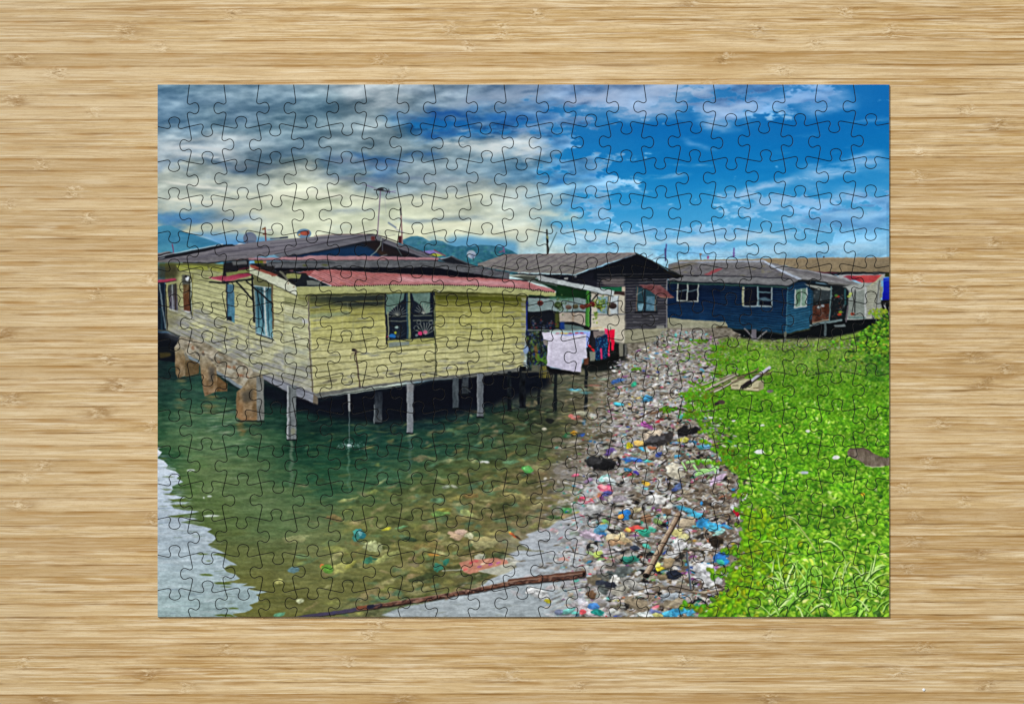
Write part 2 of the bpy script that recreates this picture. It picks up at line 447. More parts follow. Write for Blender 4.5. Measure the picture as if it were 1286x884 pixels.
# ---------- sky
def paint_sky():
    xs = [198, 290, 380, 470, 560, 650, 740, 830, 920, 1010, 1117]
    ys = [106, 130, 160, 190, 205, 222, 250, 270, 290, 306, 328]
    T = [
     [(86,112,140),(98,120,146),(112,130,150),(146,158,170),(130,145,165),(124,142,170),(120,146,186),(130,156,196),(96,138,190),(90,140,198),(24,105,182)],
     [(84,110,142),(92,114,142),(95,118,142),(125,140,154),(110,128,152),(122,142,172),(120,148,190),(105,145,195),(112,148,198),(90,140,200),(16,104,184)],
     [(80,106,138),(90,112,136),(88,110,132),(122,136,150),(20,86,152),(52,104,164),(40,108,176),(5,95,175),(18,104,180),(8,100,180),(5,106,184)],
     [(145,158,170),(140,152,164),(86,106,132),(120,136,150),(120,142,160),(175,186,194),(40,118,188),(3,102,178),(5,106,184),(5,104,184),(8,110,186)],
     [(112,126,148),(96,112,138),(108,122,134),(66,100,144),(128,146,160),(100,140,172),(30,114,188),(3,106,184),(8,112,190),(10,112,190),(60,134,202)],
     [(160,168,164),(140,150,152),(160,168,164),(112,128,144),(128,144,158),(100,140,174),(60,130,190),(25,122,194),(20,118,194),(60,136,204),(90,154,212)],
     [(158,166,160),(136,146,148),(186,192,172),(172,180,164),(152,162,164),(160,172,172),(56,138,200),(36,134,204),(64,146,208),(80,150,212),(110,164,214)],
     [(78,126,168),(146,156,160),(186,192,170),(196,202,178),(176,182,166),(172,184,178),(50,142,208),(34,138,206),(60,148,210),(100,162,214),(100,160,212)],
     [(172,178,160),(178,184,166),(176,182,162),(200,204,178),(192,196,172),(198,202,186),(80,158,214),(66,150,214),(80,158,216),(80,158,214),(96,166,214)],
     [(120,160,188),(80,136,182),(140,160,164),(200,202,176),(120,156,170),(186,198,190),(110,174,218),(110,174,218),(120,178,216),(120,176,214),(120,176,214)],
     [(90,145,190),(90,145,190),(150,170,180),(190,200,186),(110,150,180),(180,198,198),(140,190,220),(150,196,220),(150,192,216),(140,186,214),(130,180,212)]]
    gx, gy = np.meshgrid(GX, GY)
    wx = (full(70, 34, 5, .55, 3) - .5) * 80; wy = (full(60, 22, 5, .55, 4) - .5) * 36
    base = color_grid(xs, ys, T, (wx, wy))
    # how cloudy: lighter and greyer than clear blue
    clear = np.clip((base[..., 2] - base[..., 0]) * 1.6 - .25, 0, 1)
    lightc = sm(.52, .72, base[..., 1]) * (1 - clear)
    base = base + lightc[..., None] * np.array([.045, .030, .030], np.float32)
    base = base + ((1 - clear) * sm(.62, .40, base[..., 1]))[..., None] * np.array([.035, .050, .035], np.float32) + (1 - clear)[..., None] * np.array([-.010, .010, .0], np.float32)
    # wisps run gently uphill to the right: shear the noise field
    sh = np.round((gx - PX0) * .12 * S).astype(int)
    rows = np.clip(np.arange(Hp)[:, None] + sh, 0, Hp - 1)
    cols = np.arange(Wp)[None, :].repeat(Hp, 0)
    n1 = full(50, 9, 5, .58, 5)[rows, cols]; n2 = full(22, 7, 4, .58, 6); n3 = full(100, 22, 3, .5, 8)[rows, cols]
    # cloud cover from the colour table, torn at its margins by a puffy field
    puff = full(44, 19, 6, .60, 14); fine = full(15, 6, 4, .6, 15)
    d = puff * .68 + fine * .32
    cover = 1 - clear
    mid = np.clip(4 * cover * (1 - cover), 0, 1)
    m = sm(.40, .60, cover * .96 + .02 + (d - .5) * 1.35 * (mid * .85 + .08 * (cover > .02)))
    yb = [106, 160, 190, 222, 250, 290, 330]
    blue = np.stack([np.interp(gy, yb, v) for v in ([6, 4, 4, 12, 34, 84, 120], [100, 106, 114, 126, 144, 168, 184], [168, 174, 180, 188, 200, 212, 216])], -1).astype(np.float32) / 255
    t = sm(.25, .6, cover)[..., None]
    cloud = base * t + (base * .45 + np.array([.72, .80, .86], np.float32) * .55) * (1 - t)
    # relief: faces turned to the sun at the lower right are lighter
    soft_ = full(64, 24, 4, .5, 17); e1 = soft_ - np.roll(np.roll(soft_, -12, 0), -8, 1)
    relief = np.clip(-e1 * .46 + (puff - .5) * .13 + (full(9, 4, 3, .6, 18) - .5) * .05, -.10, .16)
    lum = relief + (n1 - .5) * .12 + (n3 - .5) * .12 + (n2 - .5) * .06
    soft_low = 1 - .35 * sm(225, 290, gy)
    cloud = cloud + (lum * soft_low)[..., None] * np.array([1.05, 1, .93], np.float32)
    rim = sm(.2, .5, m) * (1 - sm(.6, 1, m)) * mid
    cloud = cloud + (rim * .10)[..., None]
    wn = sm(.58, .88, n1) * sm(.5, .85, n3) * .22
    sky_ = blue * (1 - wn[..., None]) + np.array([.72, .82, .92], np.float32) * wn[..., None]
    base = base * .35 * (1 - m[..., None]) + sky_ * .65 * (1 - m[..., None]) + cloud * m[..., None]
    P[:] = base
    def wisp(x0, y0, x1, y1, w, col, al, k=.45):
        """a torn streak of cloud"""
        pts = [(x0, y0), (x1, y1)]
        bb = bbox(min(x0, x1) - w * 2, min(y0, y1) - w * 2, max(x0, x1) + w * 2, max(y0, y1) + w * 2)
        a, b, c, d = bb
        GXs = GX[a:b][None, :]; GYs = GY[c:d][:, None]
        dx, dy = x1 - x0, y1 - y0; Ln = math.hypot(dx, dy)
        t = ((GXs - x0) * dx + (GYs - y0) * dy) / Ln / Ln
        s_ = ((GYs - y0) * dx - (GXs - x0) * dy) / Ln
        ww = (full(60, 26, 4, .6, 21)[c:d, a:b] - .5) * w * 1.6
        prof = np.exp(-((s_ + ww) / (w * .6)) ** 2) * sm(-.06, .25, t) * sm(1.06, .75, t)
        tear = sm(k - .22, k + .3, n1[c:d, a:b] * .5 + n2[c:d, a:b] * .25 + full(14, 3.5, 4, .6, 22)[rows[c:d, a:b], cols[c:d, a:b]] * .25)
        put((slice(c, d), slice(a, b)), (prof * tear * al).astype(np.float32), C(*col))
    W = (205, 212, 214); WB = (160, 190, 222)
    for a in [(540,178,640,192,15,(200,208,208),.8,.4), (605,178,680,196,20,W,.9,.36), (660,176,720,168,8,WB,.8,.4), (652,196,700,188,7,WB,.7,.4),
              (630,160,720,150,10,(150,168,196),.7,.4), (560,135,700,112,16,(140,158,182),.7,.3), (700,132,790,118,20,(160,178,206),.8,.32),
              (760,128,870,140,22,(150,176,210),.85,.3), (800,112,900,118,18,(168,186,212),.8,.35), (870,146,960,140,16,(156,186,222),.85,.3),
              (930,128,1075,118,22,(136,176,222),.85,.3), (1000,142,1080,136,12,(128,172,220),.7,.35),
              (895,248,1010,224,9,(150,190,228),.9,.32), (1000,232,1116,200,14,(146,190,230),.85,.3), (900,262,1116,246,13,(140,186,226),.85,.32),
              (790,222,870,218,4,WB,.6,.4), (830,206,900,208,3,WB,.5,.4), (855,176,905,188,6,(110,164,216),.6,.35), (1060,158,1112,150,5,(110,166,218),.5,.35),
              (1000,212,1110,196,9,(130,180,226),.8,.35), (700,238,810,236,6,(130,178,220),.7,.35), (690,258,860,262,6,(110,170,220),.5,.35),
              (660,268,740,276,10,(200,210,196),.8,.35), (640,250,720,242,8,(180,196,196),.7,.35), (700,300,900,304,8,(190,214,228),.75,.32),
              (830,300,1010,296,9,(190,214,230),.8,.3), (960,276,1116,270,8,(150,194,226),.7,.35), (880,318,1116,308,7,(170,206,228),.7,.3),
              (700,292,800,298,5,(200,216,220),.8,.35), (960,310,1116,316,8,(150,196,226),.6,.3),
              (198,190,300,186,9,(196,204,208),.9,.2), (215,196,300,200,5,(200,206,208),.8,.3), (198,228,300,240,5,(214,216,206),.9,.2), (198,250,300,256,4,(216,216,200),.9,.25), (330,244,470,250,5,(222,222,204),.8,.28), (250,214,360,210,6,(120,128,138),.5,.3), (198,222,330,236,8,(196,202,190),.8,.3), (198,262,330,254,8,(196,200,184),.7,.3),
              (220,246,420,252,9,(214,218,196),.8,.3), (400,200,520,206,7,(96,112,136),.6,.3), (400,222,560,226,8,(92,110,134),.6,.3),
              (540,226,640,232,9,(96,118,140),.5,.3), (420,256,640,252,10,(214,218,192),.8,.28), (470,276,640,272,7,(124,142,150),.7,.36),
              (430,288,640,284,6,(218,220,194),.8,.3), (400,268,480,262,6,(140,154,160),.7,.35), (270,262,400,268,9,(202,206,184),.8,.3),
              (240,278,330,272,7,(112,142,172),.6,.35), (198,272,260,278,7,(70,120,170),.7,.3), (225,284,330,282,6,(198,200,174),.8,.3),
              (430,118,520,132,14,(178,188,196),.6,.35), (480,140,560,160,10,(60,96,140),.7,.4), (530,140,600,150,12,(14,74,146),.85,.3),
              (520,168,610,160,12,(16,80,150),.85,.3), (600,152,700,146,9,(16,86,160),.75,.3), (500,190,560,196,7,(36,88,146),.7,.35), (440,194,500,200,7,(40,86,140),.7,.35), (560,160,640,176,5,(176,190,200),.7,.4),
              (680,230,770,214,6,(30,116,190),.6,.35)]:
        wisp(*a)

# ---------- mountains, far roofs
def paint_far():
    ridge = [(198,285),(205,283.5),(215,283.5),(223,287),(232,292),(242,294),(253,298),(266,302),(279,307),(285,312),(285,335),(198,335)]
    poly(ridge, [(0,(62,128,158)),(.4,(48,112,146)),(.8,(52,122,150)),(1,(84,150,172))], var=10, nz=(12,5), seed=31)
    poly([(238,292),(262,292),(300,293),(330,298),(345,300),(345,312),(282,310),(262,300)], (84,140,186), al=.75, soft=2)
    poly([(198,306),(240,306),(250,316),(198,324)], (96,160,176), al=.4, soft=5)
    r2 = [(500,303),(509,300),(516,297),(524,296.5),(531,298),(539,303),(546,301.5),(556,303),(562,307),(573,310),(580,308.5),(590,310),(603,307.5),(613,308),(622,309),(632,311),(642,315),(650,319),(650,345),(500,345)]
    poly([(560,300),(590,296),(615,300),(650,304),(650,320),(560,315)], (70,140,186), al=.8, soft=3)
    poly(r2, [(0,(70,124,144)),(.3,(48,102,126)),(.6,(42,96,116)),(1,(54,112,124))], var=16, nz=(7,4), seed=32)
    # trees on the hill
    for _ in range(260):
        x = RS.uniform(505, 645); y = RS.uniform(303, 333)
        if y < np.interp(x, [p[0] for p in r2[:18]], [p[1] for p in r2[:18]]) + 2: continue
        blob(x, y, RS.uniform(1, 3), RS.uniform(.6, 1.6), (24, 84, 96) if RS.rand() < .5 else (62, 130, 120), al=.35, soft=1)
    # small far roofs
    poly([(526,316),(545,314),(559,320),(556,321),(545,318),(538,320)], (122,112,172))
    poly([(538,320.5),(547,317.5),(557,321),(548,322.5),(540,322)], (150,158,60))
    line([(545,314),(559,321)], 1.2, (110,64,60))
    poly([(548,325),(566,322),(572,321),(556,326)], (150,160,166))
    poly([(551,326),(566,322.5),(590,332),(586,335),(566,331)], (22,26,34))
    line([(566,322),(592,333)], 1.4, (70,72,78))
    # satellite dishes, aerials
    blob(314, 299.5, 8.5, 8, (92,104,126), rot=.2); blob(316, 300, 6, 7, (104,112,130), al=.7)
    blob(314, 304, 8, 2, (70,84,108), al=.6); line([(311,301),(311,306)], .8, (60,60,70))
    blob(303, 307.5, 5, 1.8, (214,220,222))
    blob(382, 293.5, 9, 6, (98,126,150)); blob(383, 293, 6, 3, (140,72,60)); blob(381, 293, 3, 1.6, (170,84,66), al=.7); blob(376,295,1.4,1,(210,150,60)); blob(387,291.5,1.6,2.2,(120,70,66))
    line([(333,286),(334,302)], 1.6, (104,52,58)); line([(330,288),(333,287)], 2, (120,86,50)); line([(331,294),(334,294)], 2, (104,60,40)); line([(336,289),(341,289)], .8, (120,110,140))
    line([(340,300),(361,298.5)], 1.6, (74,80,96)); line([(352,299),(361,298)], 1.8, (34,42,62))
    blob(592, 319.5, 6, 5, (150,166,182), rot=.4); blob(594, 321, 3, 3, (122,140,170), al=.8); line([(594,322),(595,327)], .8, (40,50,66))
    line([(632,311),(633,317)], 1.6, (110,86,130)); line([(628,311),(633,310)], .8, (40,60,90)); line([(627,317),(632,315)], 1.4, (110,70,100))
    line([(686.6,289),(687.6,320)], [2.0, 2.4], (52,54,50)); line([(687,300),(687.6,304)], 2.6, (22,22,28)); line([(687,297),(687.5,299)], 2.4,(120,128,90))
    line([(699,292),(689,314)], .9, (66,92,96)); line([(676,291),(687,293)], .5, (60,80,100), al=.7)
    line([(700,293),(745,306),(800,312),(870,318),(960,324)], .5, (70,110,150), al=.55)
    line([(700,304),(760,310),(835,314),(858,318)], .4, (70,110,150), al=.35)
    line([(836.5,307),(835,327)], 1.4, (72,70,130)); line([(835,313),(835,327)], 2, (56,52,100), al=.7)
    line([(849,320),(858,318),(872,318),(890,322),(955,324)], .7, (80,122,160), al=.7)
    line([(879,319),(880.5,326)], 1.2, (90,92,96)); blob(880, 319.5, 1.6, 1, (120,100,80)); blob(889,323.5,1.2,2,(140,70,120))
    line([(921.5,312),(921,322)], 1.5, (96,66,140)); line([(919,318),(923,318)], .6, (96,66,140)); line([(919,321),(923,321)], .6, (96,66,140))
    blob(1034.5, 323, .9, 1.2, (40,40,50))
    # big brown hall
    poly([(852,326.5),(958,325),(1117,323.5),(1117,343),(1016,341.5),(985,333),(852,329)], [(0,(138,124,100)),(1,(128,113,88))], var=4, nz=(30,3), seed=34)
    line([(956,325),(1117,323.6)], 1, (154,138,116))
    for x in range(985, 1117, 4): line([(x, 326), (x, 341)], .4, (112,98,76), al=.35)
    poly([(1014,341),(1117,342),(1117,345),(1030,345)], (28,28,34)); poly([(1012,340),(1052,342.5),(1050,343.5),(1014,342)], (120,40,56), al=.6)
    poly([(1050,345),(1112,344),(1110,352),(1060,352)], (150,152,154)); rect(1096,341,1104,345,(60,58,60))
    rect(1111,343,1117,348,(40,46,24))

def planks(top, bot, n, x0, x1, col, al, w=.6, jitter=.25, shade=None, seed=3, breaks=0):
    r = np.random.RandomState(seed)
    for k in range(1, n):
        t = k / n
        pts = []
        N = 14
        off = r.uniform(-.15, .15)
        for q in range(N + 1):
            x = x0 + (x1 - x0) * q / N
            ya = np.interp(x, [p[0] for p in top], [p[1] for p in top]); yb = np.interp(x, [p[0] for p in bot], [p[1] for p in bot])
            pts.append((x, ya + (yb - ya) * t + off + r.uniform(-jitter, jitter)))
        for q in range(N):
            a_ = al * r.uniform(.45, 1.15)
            line(pts[q:q + 2], w * r.uniform(.75, 1.35), col, min(1, a_))
            if shade is not None:
                line([(pts[q][0], pts[q][1] + w * 1.1), (pts[q + 1][0], pts[q + 1][1] + w * 1.1)], w * .9, shade, .35)

# ---------- first house: yellow boards on stilts
def paint_house1():
    # under the house: black shade over the water
    poly([(198,415),(228,422),(300,470),(361,492),(399,505),(660,463),(690,466),(690,486),(650,500),(612,512),(560,522),(520,528),(470,530),(420,524),(372,514),(330,500),(330,470),(250,440),(225,446),(198,448)], (4,9,20), soft=3.5, var=4, nz=(14,3), seed=41)
    poly([(372,500),(399,505),(660,463),(655,492),(600,508),(480,512),(380,508)], (3,6,17), soft=1)
    poly([(198,417),(226,420),(229,434),(219,436),(221,455),(198,452)], (3,7,16), soft=.5)
    for y in (428,431,434,437): line([(200,y+9),(218,y+8)], .7, (38,46,30), al=.5)
    poly([(201,443),(215,443),(215,447),(201,450)], (60,52,24), al=.8, soft=.6)
    # far roofline behind
    line([(198,319),(213,317)], 2.4, (120,116,118)); poly([(198,320),(214,317),(222,318),(198,326)], (24,26,34))
    line([(216.5,307),(218.5,317.5)], 1.4, (104,62,96))
    # roof sheet
    poly([(198,327),(240,319),(285,308.5),(296,307.5),(330,303),(345,301.5),(400,297),(425,294.8),(470,294.5),(475,299),(450,303),(415,309),(385,314),(345,320),(310,325),(300,327),(265,330),(235,329.5),(198,329.5)],
         [(0,(112,112,120)),(.5,(106,103,112)),(1,(96,94,98))], var=10, nz=(30,2), seed=42)
    for k in range(20):
        x = 214 + k * 12.5 + RS.uniform(-2, 2)
        y = np.interp(x, [198, 300, 470], [327.5, 312, 297.5])
        line([(x, y + 2), (x + 46, y - 3.5 + RS.uniform(-1, 1))], .5, (74,72,84), al=.65)
    for (a, b) in [((262,319),(330,312)), ((300,312),(345,311)), ((215,326),(262,326)), ((340,306),(400,301)), ((330,318),(385,309)), ((250,324),(310,320)), ((395,300),(455,296))]:
        line([a, b], .8, (66,64,74), al=.8)
    line([(230,321),(262,317)], 1, (140,138,142), al=.5)
    line([(198,322.5),(240,314),(280,306.8)], 1.0, (188,196,200), al=.9)
    poly([(198,323),(240,315),(281,307.3),(292,306.8),(296,309),(284,310),(240,319.5),(198,327)], (20,22,30))
    poly([(199,324.5),(206,322.5),(208,323.5),(200,326)], (140,144,150), al=.7)
    # gable boards and dark triangle
    poly([(340,325),(395,315),(450,304),(472,300.5),(505,312),(530,324),(340,326)], [(0,(20,22,28)),(1,(10,30,56))])
    poly([(372,323.5),(420,313),(455,309),(470,312),(478,322),(440,324)], (10,44,78), al=.85, soft=1.5)
    poly([(455,305),(473,302.5),(500,313),(530,324),(480,322)], (26,18,20), al=.9, soft=1.5)
    poly([(470,312),(490,320),(478,321)], (72,48,30), al=.5, soft=1.5)
    poly([(345,321),(400,307.5),(440,299.5),(467,295),(473,296),(500,306),(530,317),(551,326),(536,326),(500,312.5),(472,302),(455,304),(415,313),(385,318),(355,324)],
         (92,92,100), var=12, nz=(16,3), seed=43)
    line([(345,319.5),(400,307),(450,298),(468,294.7)], .8, (40,38,46)); line([(355,323.5),(415,313),(455,304),(472,302),(500,312.5),(535,325)], .8, (24,24,32))
    line([(420,294.6),(468,294.3),(480,297),(505,306),(540,320),(556,327)], 1.2, (56,50,52)); line([(478,299),(520,316),(545,326)], 1.6, (78,76,84))
    line([(395,296.5),(420,294.6),(460,294.4)], .8, (144,120,116)); rect(466,297,471,302,(84,36,36), soft=.6)
    # conduit and wires in the gable
    line([(479,298),(478,308),(472,316),(465,322)], .9, (140,150,140)); line([(480.5,304),(480,315)], 1.1, (70,74,84)); line([(498,310),(505,322)], .8, (80,96,98)); line([(478,322),(486,320)], .8, (130,136,140))
    # satellite mast, aerials
    line([(478,237),(474,296)], [1.2, 1.1], (112,92,116)); line([(482,238),(485,268)], .5, (150,150,160), al=.6)
    line([(455,231.5),(476,238),(497,242.5)], .7, (110,106,128)); line([(461,233),(468,236)], .8, (120,106,150)); line([(470,238.5),(490,241)], 1.4, (52,54,60)); blob(478,238,4,1.6,(40,42,48)); line([(488,238),(489,243)], 1, (60,60,70)); line([(484,242),(497,240)], .6, (110,96,150))
    line([(503.3,262),(505.2,306)], [1.6, 1.9], (140,112,110)); line([(503,262),(503.6,270)], 1.8, (60,60,64)); rect(500.3,296.5,504.4,305,(72,32,36)); line([(488,280),(497,286)], 2.2, (104,118,140), soft=.6, al=.8); line([(476,300),(478,290)], .4, (120,120,130), al=.5)
    line([(497,288),(507,292)], .6, (140,140,170))
    # walls -------------------------------------------------
    # left wall
    LT = [(198,330),(228,332),(300,333),(389,362)]; LB = [(205,416),(228,421.5),(258,437),(314,464.5),(394,494)]
    poly([(208,330),(262,330),(318,336),(372,366),(389,371),(394.2,494.5),(361,482),(314,465.5),(285,451),(258,438),(228,422),(207,415)],
         [(0,(132,134,90)),(.2,(164,165,120)),(.5,(176,176,134)),(.8,(166,166,138)),(1,(154,154,146))], var=16, nz=(14,3), seed=44)
    # weathered grey lower left
    n = sm(.42, .62, full(26, 9, 5, .6, 45))
    poly([(208,385),(250,385),(300,412),(345,430),(392,455),(394,494),(314,465),(258,438),(207,415)], (132,134,132), al=.75, soft=6, mask=n)
    poly([(207,396),(240,392),(290,424),(330,455),(394,480),(394,494),(314,465),(258,438),(207,415)], (126,126,128), al=.75, soft=6, mask=sm(.3,.6,full(22,7,5,.6,46)))
    poly([(198,330),(226,331),(222,352),(198,352)], (40,38,22), al=.85, soft=3)
    poly([(208,356),(226,350),(226,400),(215,412),(207,412)], (106,102,66), al=.5, soft=3)
    poly([(200,330),(262,331),(300,334),(300,338),(240,336),(200,334)], (62,66,30), al=.8, soft=1.2)
    poly([(221,333),(260,334),(262,339),(226,340)], (134,140,62), al=.9); poly([(262,334),(282,335),(280,342),(266,340)], (132,134,60), al=.8, soft=.6)
    planks([(228,330),(300,340),(389,356)], [(228,424),(314,467),(394,494)], 17, 228, 391, (82,82,60), .95, w=.9, jitter=.18, seed=5, shade=(192,190,150))
    planks([(208,355),(228,357)], [(208,412),(228,424)], 10, 208, 228, (96,94,66), .5, w=.6, seed=6)
    # bare scabs
    for _ in range(150):
        x = RS.uniform(232, 392); lo = np.interp(x, [228, 314, 394], [420, 463, 492]); y = RS.uniform(np.interp(x,[228,389],[385,395]), lo)
        k_ = np.interp(x, [228, 394], [.38, .36])
        blob(x, y, RS.uniform(1, 5), RS.uniform(.5, 1.3), (118,120,124) if RS.rand() < .7 else (188,188,176), al=.5, rot=k_, soft=1)
    # patched corner boards
    for k, y in enumerate([373, 384, 395, 407, 421, 434, 448, 462]):
        if k == 0: cc = (104,108,70)
        else: cc = [(172,176,142),(184,186,160),(150,156,140)][k % 3]
        poly([(357, y), (386, y + 5), (386, y + 12), (357, y + 8)], cc, al=.55, soft=.5, var=14, nz=(8,2), seed=47)
        line([(357, y + 9), (386, y + 14)], .7, (96,96,80), al=.7)
    poly([(379,400),(387,401),(387,406),(380,406)], (176,178,178), al=.8)
    line([(355.5,380),(358,470)], .6, (96,96,70), al=.5); line([(312,405),(313,462)], .8, (90,90,80), al=.7)
    # front wall
    FT = [(389,371),(450,369.5),(545,367),(660,371)]; FB = [(394,494),(450,486.5),(546,474),(611,468.5),(657,461.5)]
    poly([(388.5,370),(450,368),(545,365),(661,370),(660.5,400),(657,461.5),(611,468.5),(546,474),(450,486.5),(394,495)],
         [(0,(104,102,46)),(.14,(130,128,66)),(.3,(162,160,96)),(.6,(178,175,126)),(1,(170,167,126))], var=16, nz=(30,3), seed=48)
    poly([(389,368),(484,367),(484,384),(440,386),(389,381)], (20,28,32), al=.88, soft=2.2)
    poly([(389,372),(420,378),(420,392),(389,392)], (96,100,52), al=.5, soft=3); 
    poly([(546,366),(661,369),(661,382),(620,381),(546,379)], (64,68,14), al=.92, soft=3.5)
    poly([(546,366),(600,368),(600,372),(546,371)], (30,34,12), al=.7, soft=1.5)
    planks([(389,364),(450,362),(545,361),(660,366)], [(394,494),(450,486.5),(546,474),(611,468.5),(657,461.5)], 15, 390, 659, (78,76,40), 1.0, w=.95, jitter=.18, seed=7, shade=(192,190,138))
    for _ in range(130):
        x = RS.uniform(392, 655); y = RS.uniform(385, np.interp(x, [394, 546, 657], [490, 472, 459]))
        blob(x, y, RS.uniform(2, 10), RS.uniform(.4, 1), (112,114,96) if RS.rand() < .6 else (190,192,140), al=.45, rot=-.09, soft=1)
    for (x, y, a) in [(396,386,.8),(398,402,.7),(398,412,.6),(410,398,.6),(455,400,.6),(460,444,.8),(470,446,.8),(420,446,.5),(440,482,.6),(505,444,.5),(560,462,.5),(640,460,.6),(615,462,.5),(640,392,.5),(648,400,.5),(650,432,.6)]:
        blob(x, y, 7, 1.1, (100,104,112), al=a * .8, rot=-.08, soft=1)
    poly([(389,394),(440,391),(440,396),(389,399)], (120,134,110), al=.7, soft=.8)
    line([(545.6,366),(547.5,474)], 1.1, (56,60,40)); line([(612,398),(613,440)], .6, (120,122,70), al=.7); line([(611,440),(612,466)], .7, (120,122,80), al=.7)
    for k in range(15):
        y = 374 + k * 6.2; poly([(654, y), (661, y + .2), (660, y + 4.5), (656 + RS.uniform(-3, 2), y + 4)], (116,118,112) if k % 2 else (150,150,128), al=.7)
    line([(387.5,371),(388.5,430),(393,494)], 1.5, (84,76,62)); line([(387,378),(388,430)], .8, (188,180,170), al=.6)
    line([(387.2,374),(388.8,424)], .9, (40,34,34), al=.6)
    # base boards
    poly([(314,464.5),(361,480),(394,493),(399,495),(399,507),(392,506),(361,492.5),(330,476),(314,470)], (122,126,136), var=16, nz=(14,3), seed=49)
    poly([(394,494),(399,494.5),(399,508),(393,507)], (96,88,76))
    line([(316,466),(361,481.5),(394,495)], .8, (62,60,62)); line([(330,476),(361,492.5),(398,508)], .9, (30,30,34))
    poly([(394,494),(450,485.5),(546,473),(611,467),(660,460.5),(660,465),(611,471.5),(546,477),(500,481.5),(450,489.5),(399,499)], (98,100,96), var=16, nz=(12,2), seed=50)
    line([(399,500),(450,491),(546,478),(611,472.5),(660,466)], 1.2, (20,22,24))
    for _ in range(60):
        x = RS.uniform(396, 650); y0 = RS.uniform(380, 450); L_ = RS.uniform(6, 26); line([(x, y0), (x + .6, y0 + L_)], RS.uniform(.8, 2.4), (120,122,92) if RS.rand() < .6 else (196,194,150), al=.22, soft=.9)
    for _ in range(46):
        x = RS.uniform(398, 655); y = np.interp(x, [394, 546, 657], [484, 470, 458]) - abs(RS.normal(0, 8)); rag(x, y, RS.uniform(2, 7), RS.uniform(.6, 1.6), [(92,92,84),(140,140,132),(70,66,58)][RS.randint(3)], al=.5, rot=-.1, k=.7)
    # pipe on the front
    line([(446,438),(449,462),(452,486)], 1.5, (66,52,46)); blob(445.5,440,3.4,1.6,(70,60,52)); blob(444,439,2,1.4,(30,26,28)); line([(441,444),(450,442)], 1, (84,70,60)); line([(440,446),(440,450)],.8,(90,80,70))
    # front window
    poly([(483,369),(546,367),(547,430),(485,432)], (14,22,34))
    poly([(484.5,369),(508,368.5),(507,376),(498,384),(490,391),(488,395),(484.5,395)], (96,124,112), al=.9, var=16, nz=(3,6), seed=51)
    poly([(517,368),(540,367.5),(540,392),(535,394),(530,384),(520,377)], (92,118,108), al=.9, var=16, nz=(3,6), seed=52)
    line([(513.5,368),(514.5,430)], 2.8, (112,122,84)); line([(511,370),(512,430)], 2, (44,72,84), al=.8)
    line([(487.5,392),(488,428)], 1.3, (138,142,110)); line([(545,372),(546,432)], 1.6, (96,104,72))
    for a in np.linspace(-1.3, 1.3, 9): line([(499, 396), (499 + 13 * math.sin(a), 396 - 13 * math.cos(a) * .95)], .7, (138,140,128), al=.8)
    for a in np.linspace(-1.2, 1.3, 9): line([(532, 394), (532 + 12 * math.sin(a), 394 - 13 * math.cos(a))], .7, (150,154,142), al=.8)
    for yy in (397.5, 403.5): line([(488, yy), (511, yy - .5)], .8, (140,144,120), al=.85); line([(519, yy - 1), (543, yy - 1.5)], .8, (140,144,120), al=.85)
    for a in np.linspace(-1.2, 1.2, 8): line([(534, 420), (534 + 12 * math.sin(a), 420 - 15 * math.cos(a))], .9, (140,144,134), al=.85); line([(500, 424), (500 + 10 * math.sin(a), 424 - 15 * math.cos(a))], .5, (80,92,92), al=.6)
    for (x, y, r) in [(526,405,2.6),(541,405,2.6),(523,412,3),(544,412,2)]:
        for q in range(8): line([(x + r * math.cos(q * .8), y + r * math.sin(q * .8)), (x + r * math.cos(q * .8 + .8), y + r * math.sin(q * .8 + .8))], .6, (140,146,136), al=.8)
    blob(528,418.5,3.4,2.8,(190,54,104)); blob(534,417,2.4,2.4,(190,84,120),al=.8); blob(493,422.5,4.4,3,(32,92,150)); blob(498,411,2.4,2,(150,176,168),al=.8); blob(497,418,1.6,1.6,(150,160,50)); blob(523,421,2,2,(150,160,160),al=.6); blob(486,423,1.4,1.4,(150,40,70))
    line([(484,368),(485.5,432)], 1.2, (24,26,34))
    poly([(486,428),(546,424),(547,431),(487,436)], (150,150,92), var=14, nz=(8,2), seed=53); poly([(488,430),(514,428.5),(514,433),(488,436)], (112,122,118), al=.9)
    line([(486,427.5),(545,423.5)], 1.2, (60,66,54)); line([(487,436.5),(514,434)], .8, (78,78,56))
    line([(514,434),(540,433)], 1, (150,150,146), al=.7)
    # left wall windows
    poly([(284,356),(294,358),(295,405.5),(285,401)], [(0,(58,92,112)),(.6,(62,104,124)),(1,(78,124,140))], var=18, nz=(3,8), seed=54); line([(284.5,356),(285.6,402)], 1.4, (34,34,44)); poly([(285.5,398),(291,397),(291,403),(286,402)], (18,30,40))
    poly([(319,358),(341,361),(343,426),(322,419)], [(0,(52,84,92)),(.5,(62,108,122)),(1,(112,154,162))], var=20, nz=(3,9), seed=55)
    line([(319.5,359),(342,361.5)], 1.4, (150,166,168)); line([(332,361),(334.5,423)], 2.2, (168,180,180)); line([(328,361),(331,418)], 1.2, (30,50,58)); line([(336,362),(338,424)], 1.2, (34,62,76)); line([(341.5,358),(343.6,412)], 2, (84,72,54)); line([(320,360),(321.5,418)], 1.3, (100,118,124)); line([(323.5,362),(325,410)], 1.6, (26,46,60), al=.8); line([(329.5,384),(331,404)],2.4,(20,40,56),al=.7)
    line([(322,419),(344,427)], 1.4, (24,34,44)); line([(321,417),(343,425)], 1, (150,170,176))
    poly([(318,346),(341,354),(341,361),(319,358)], (88,90,60), al=.9)
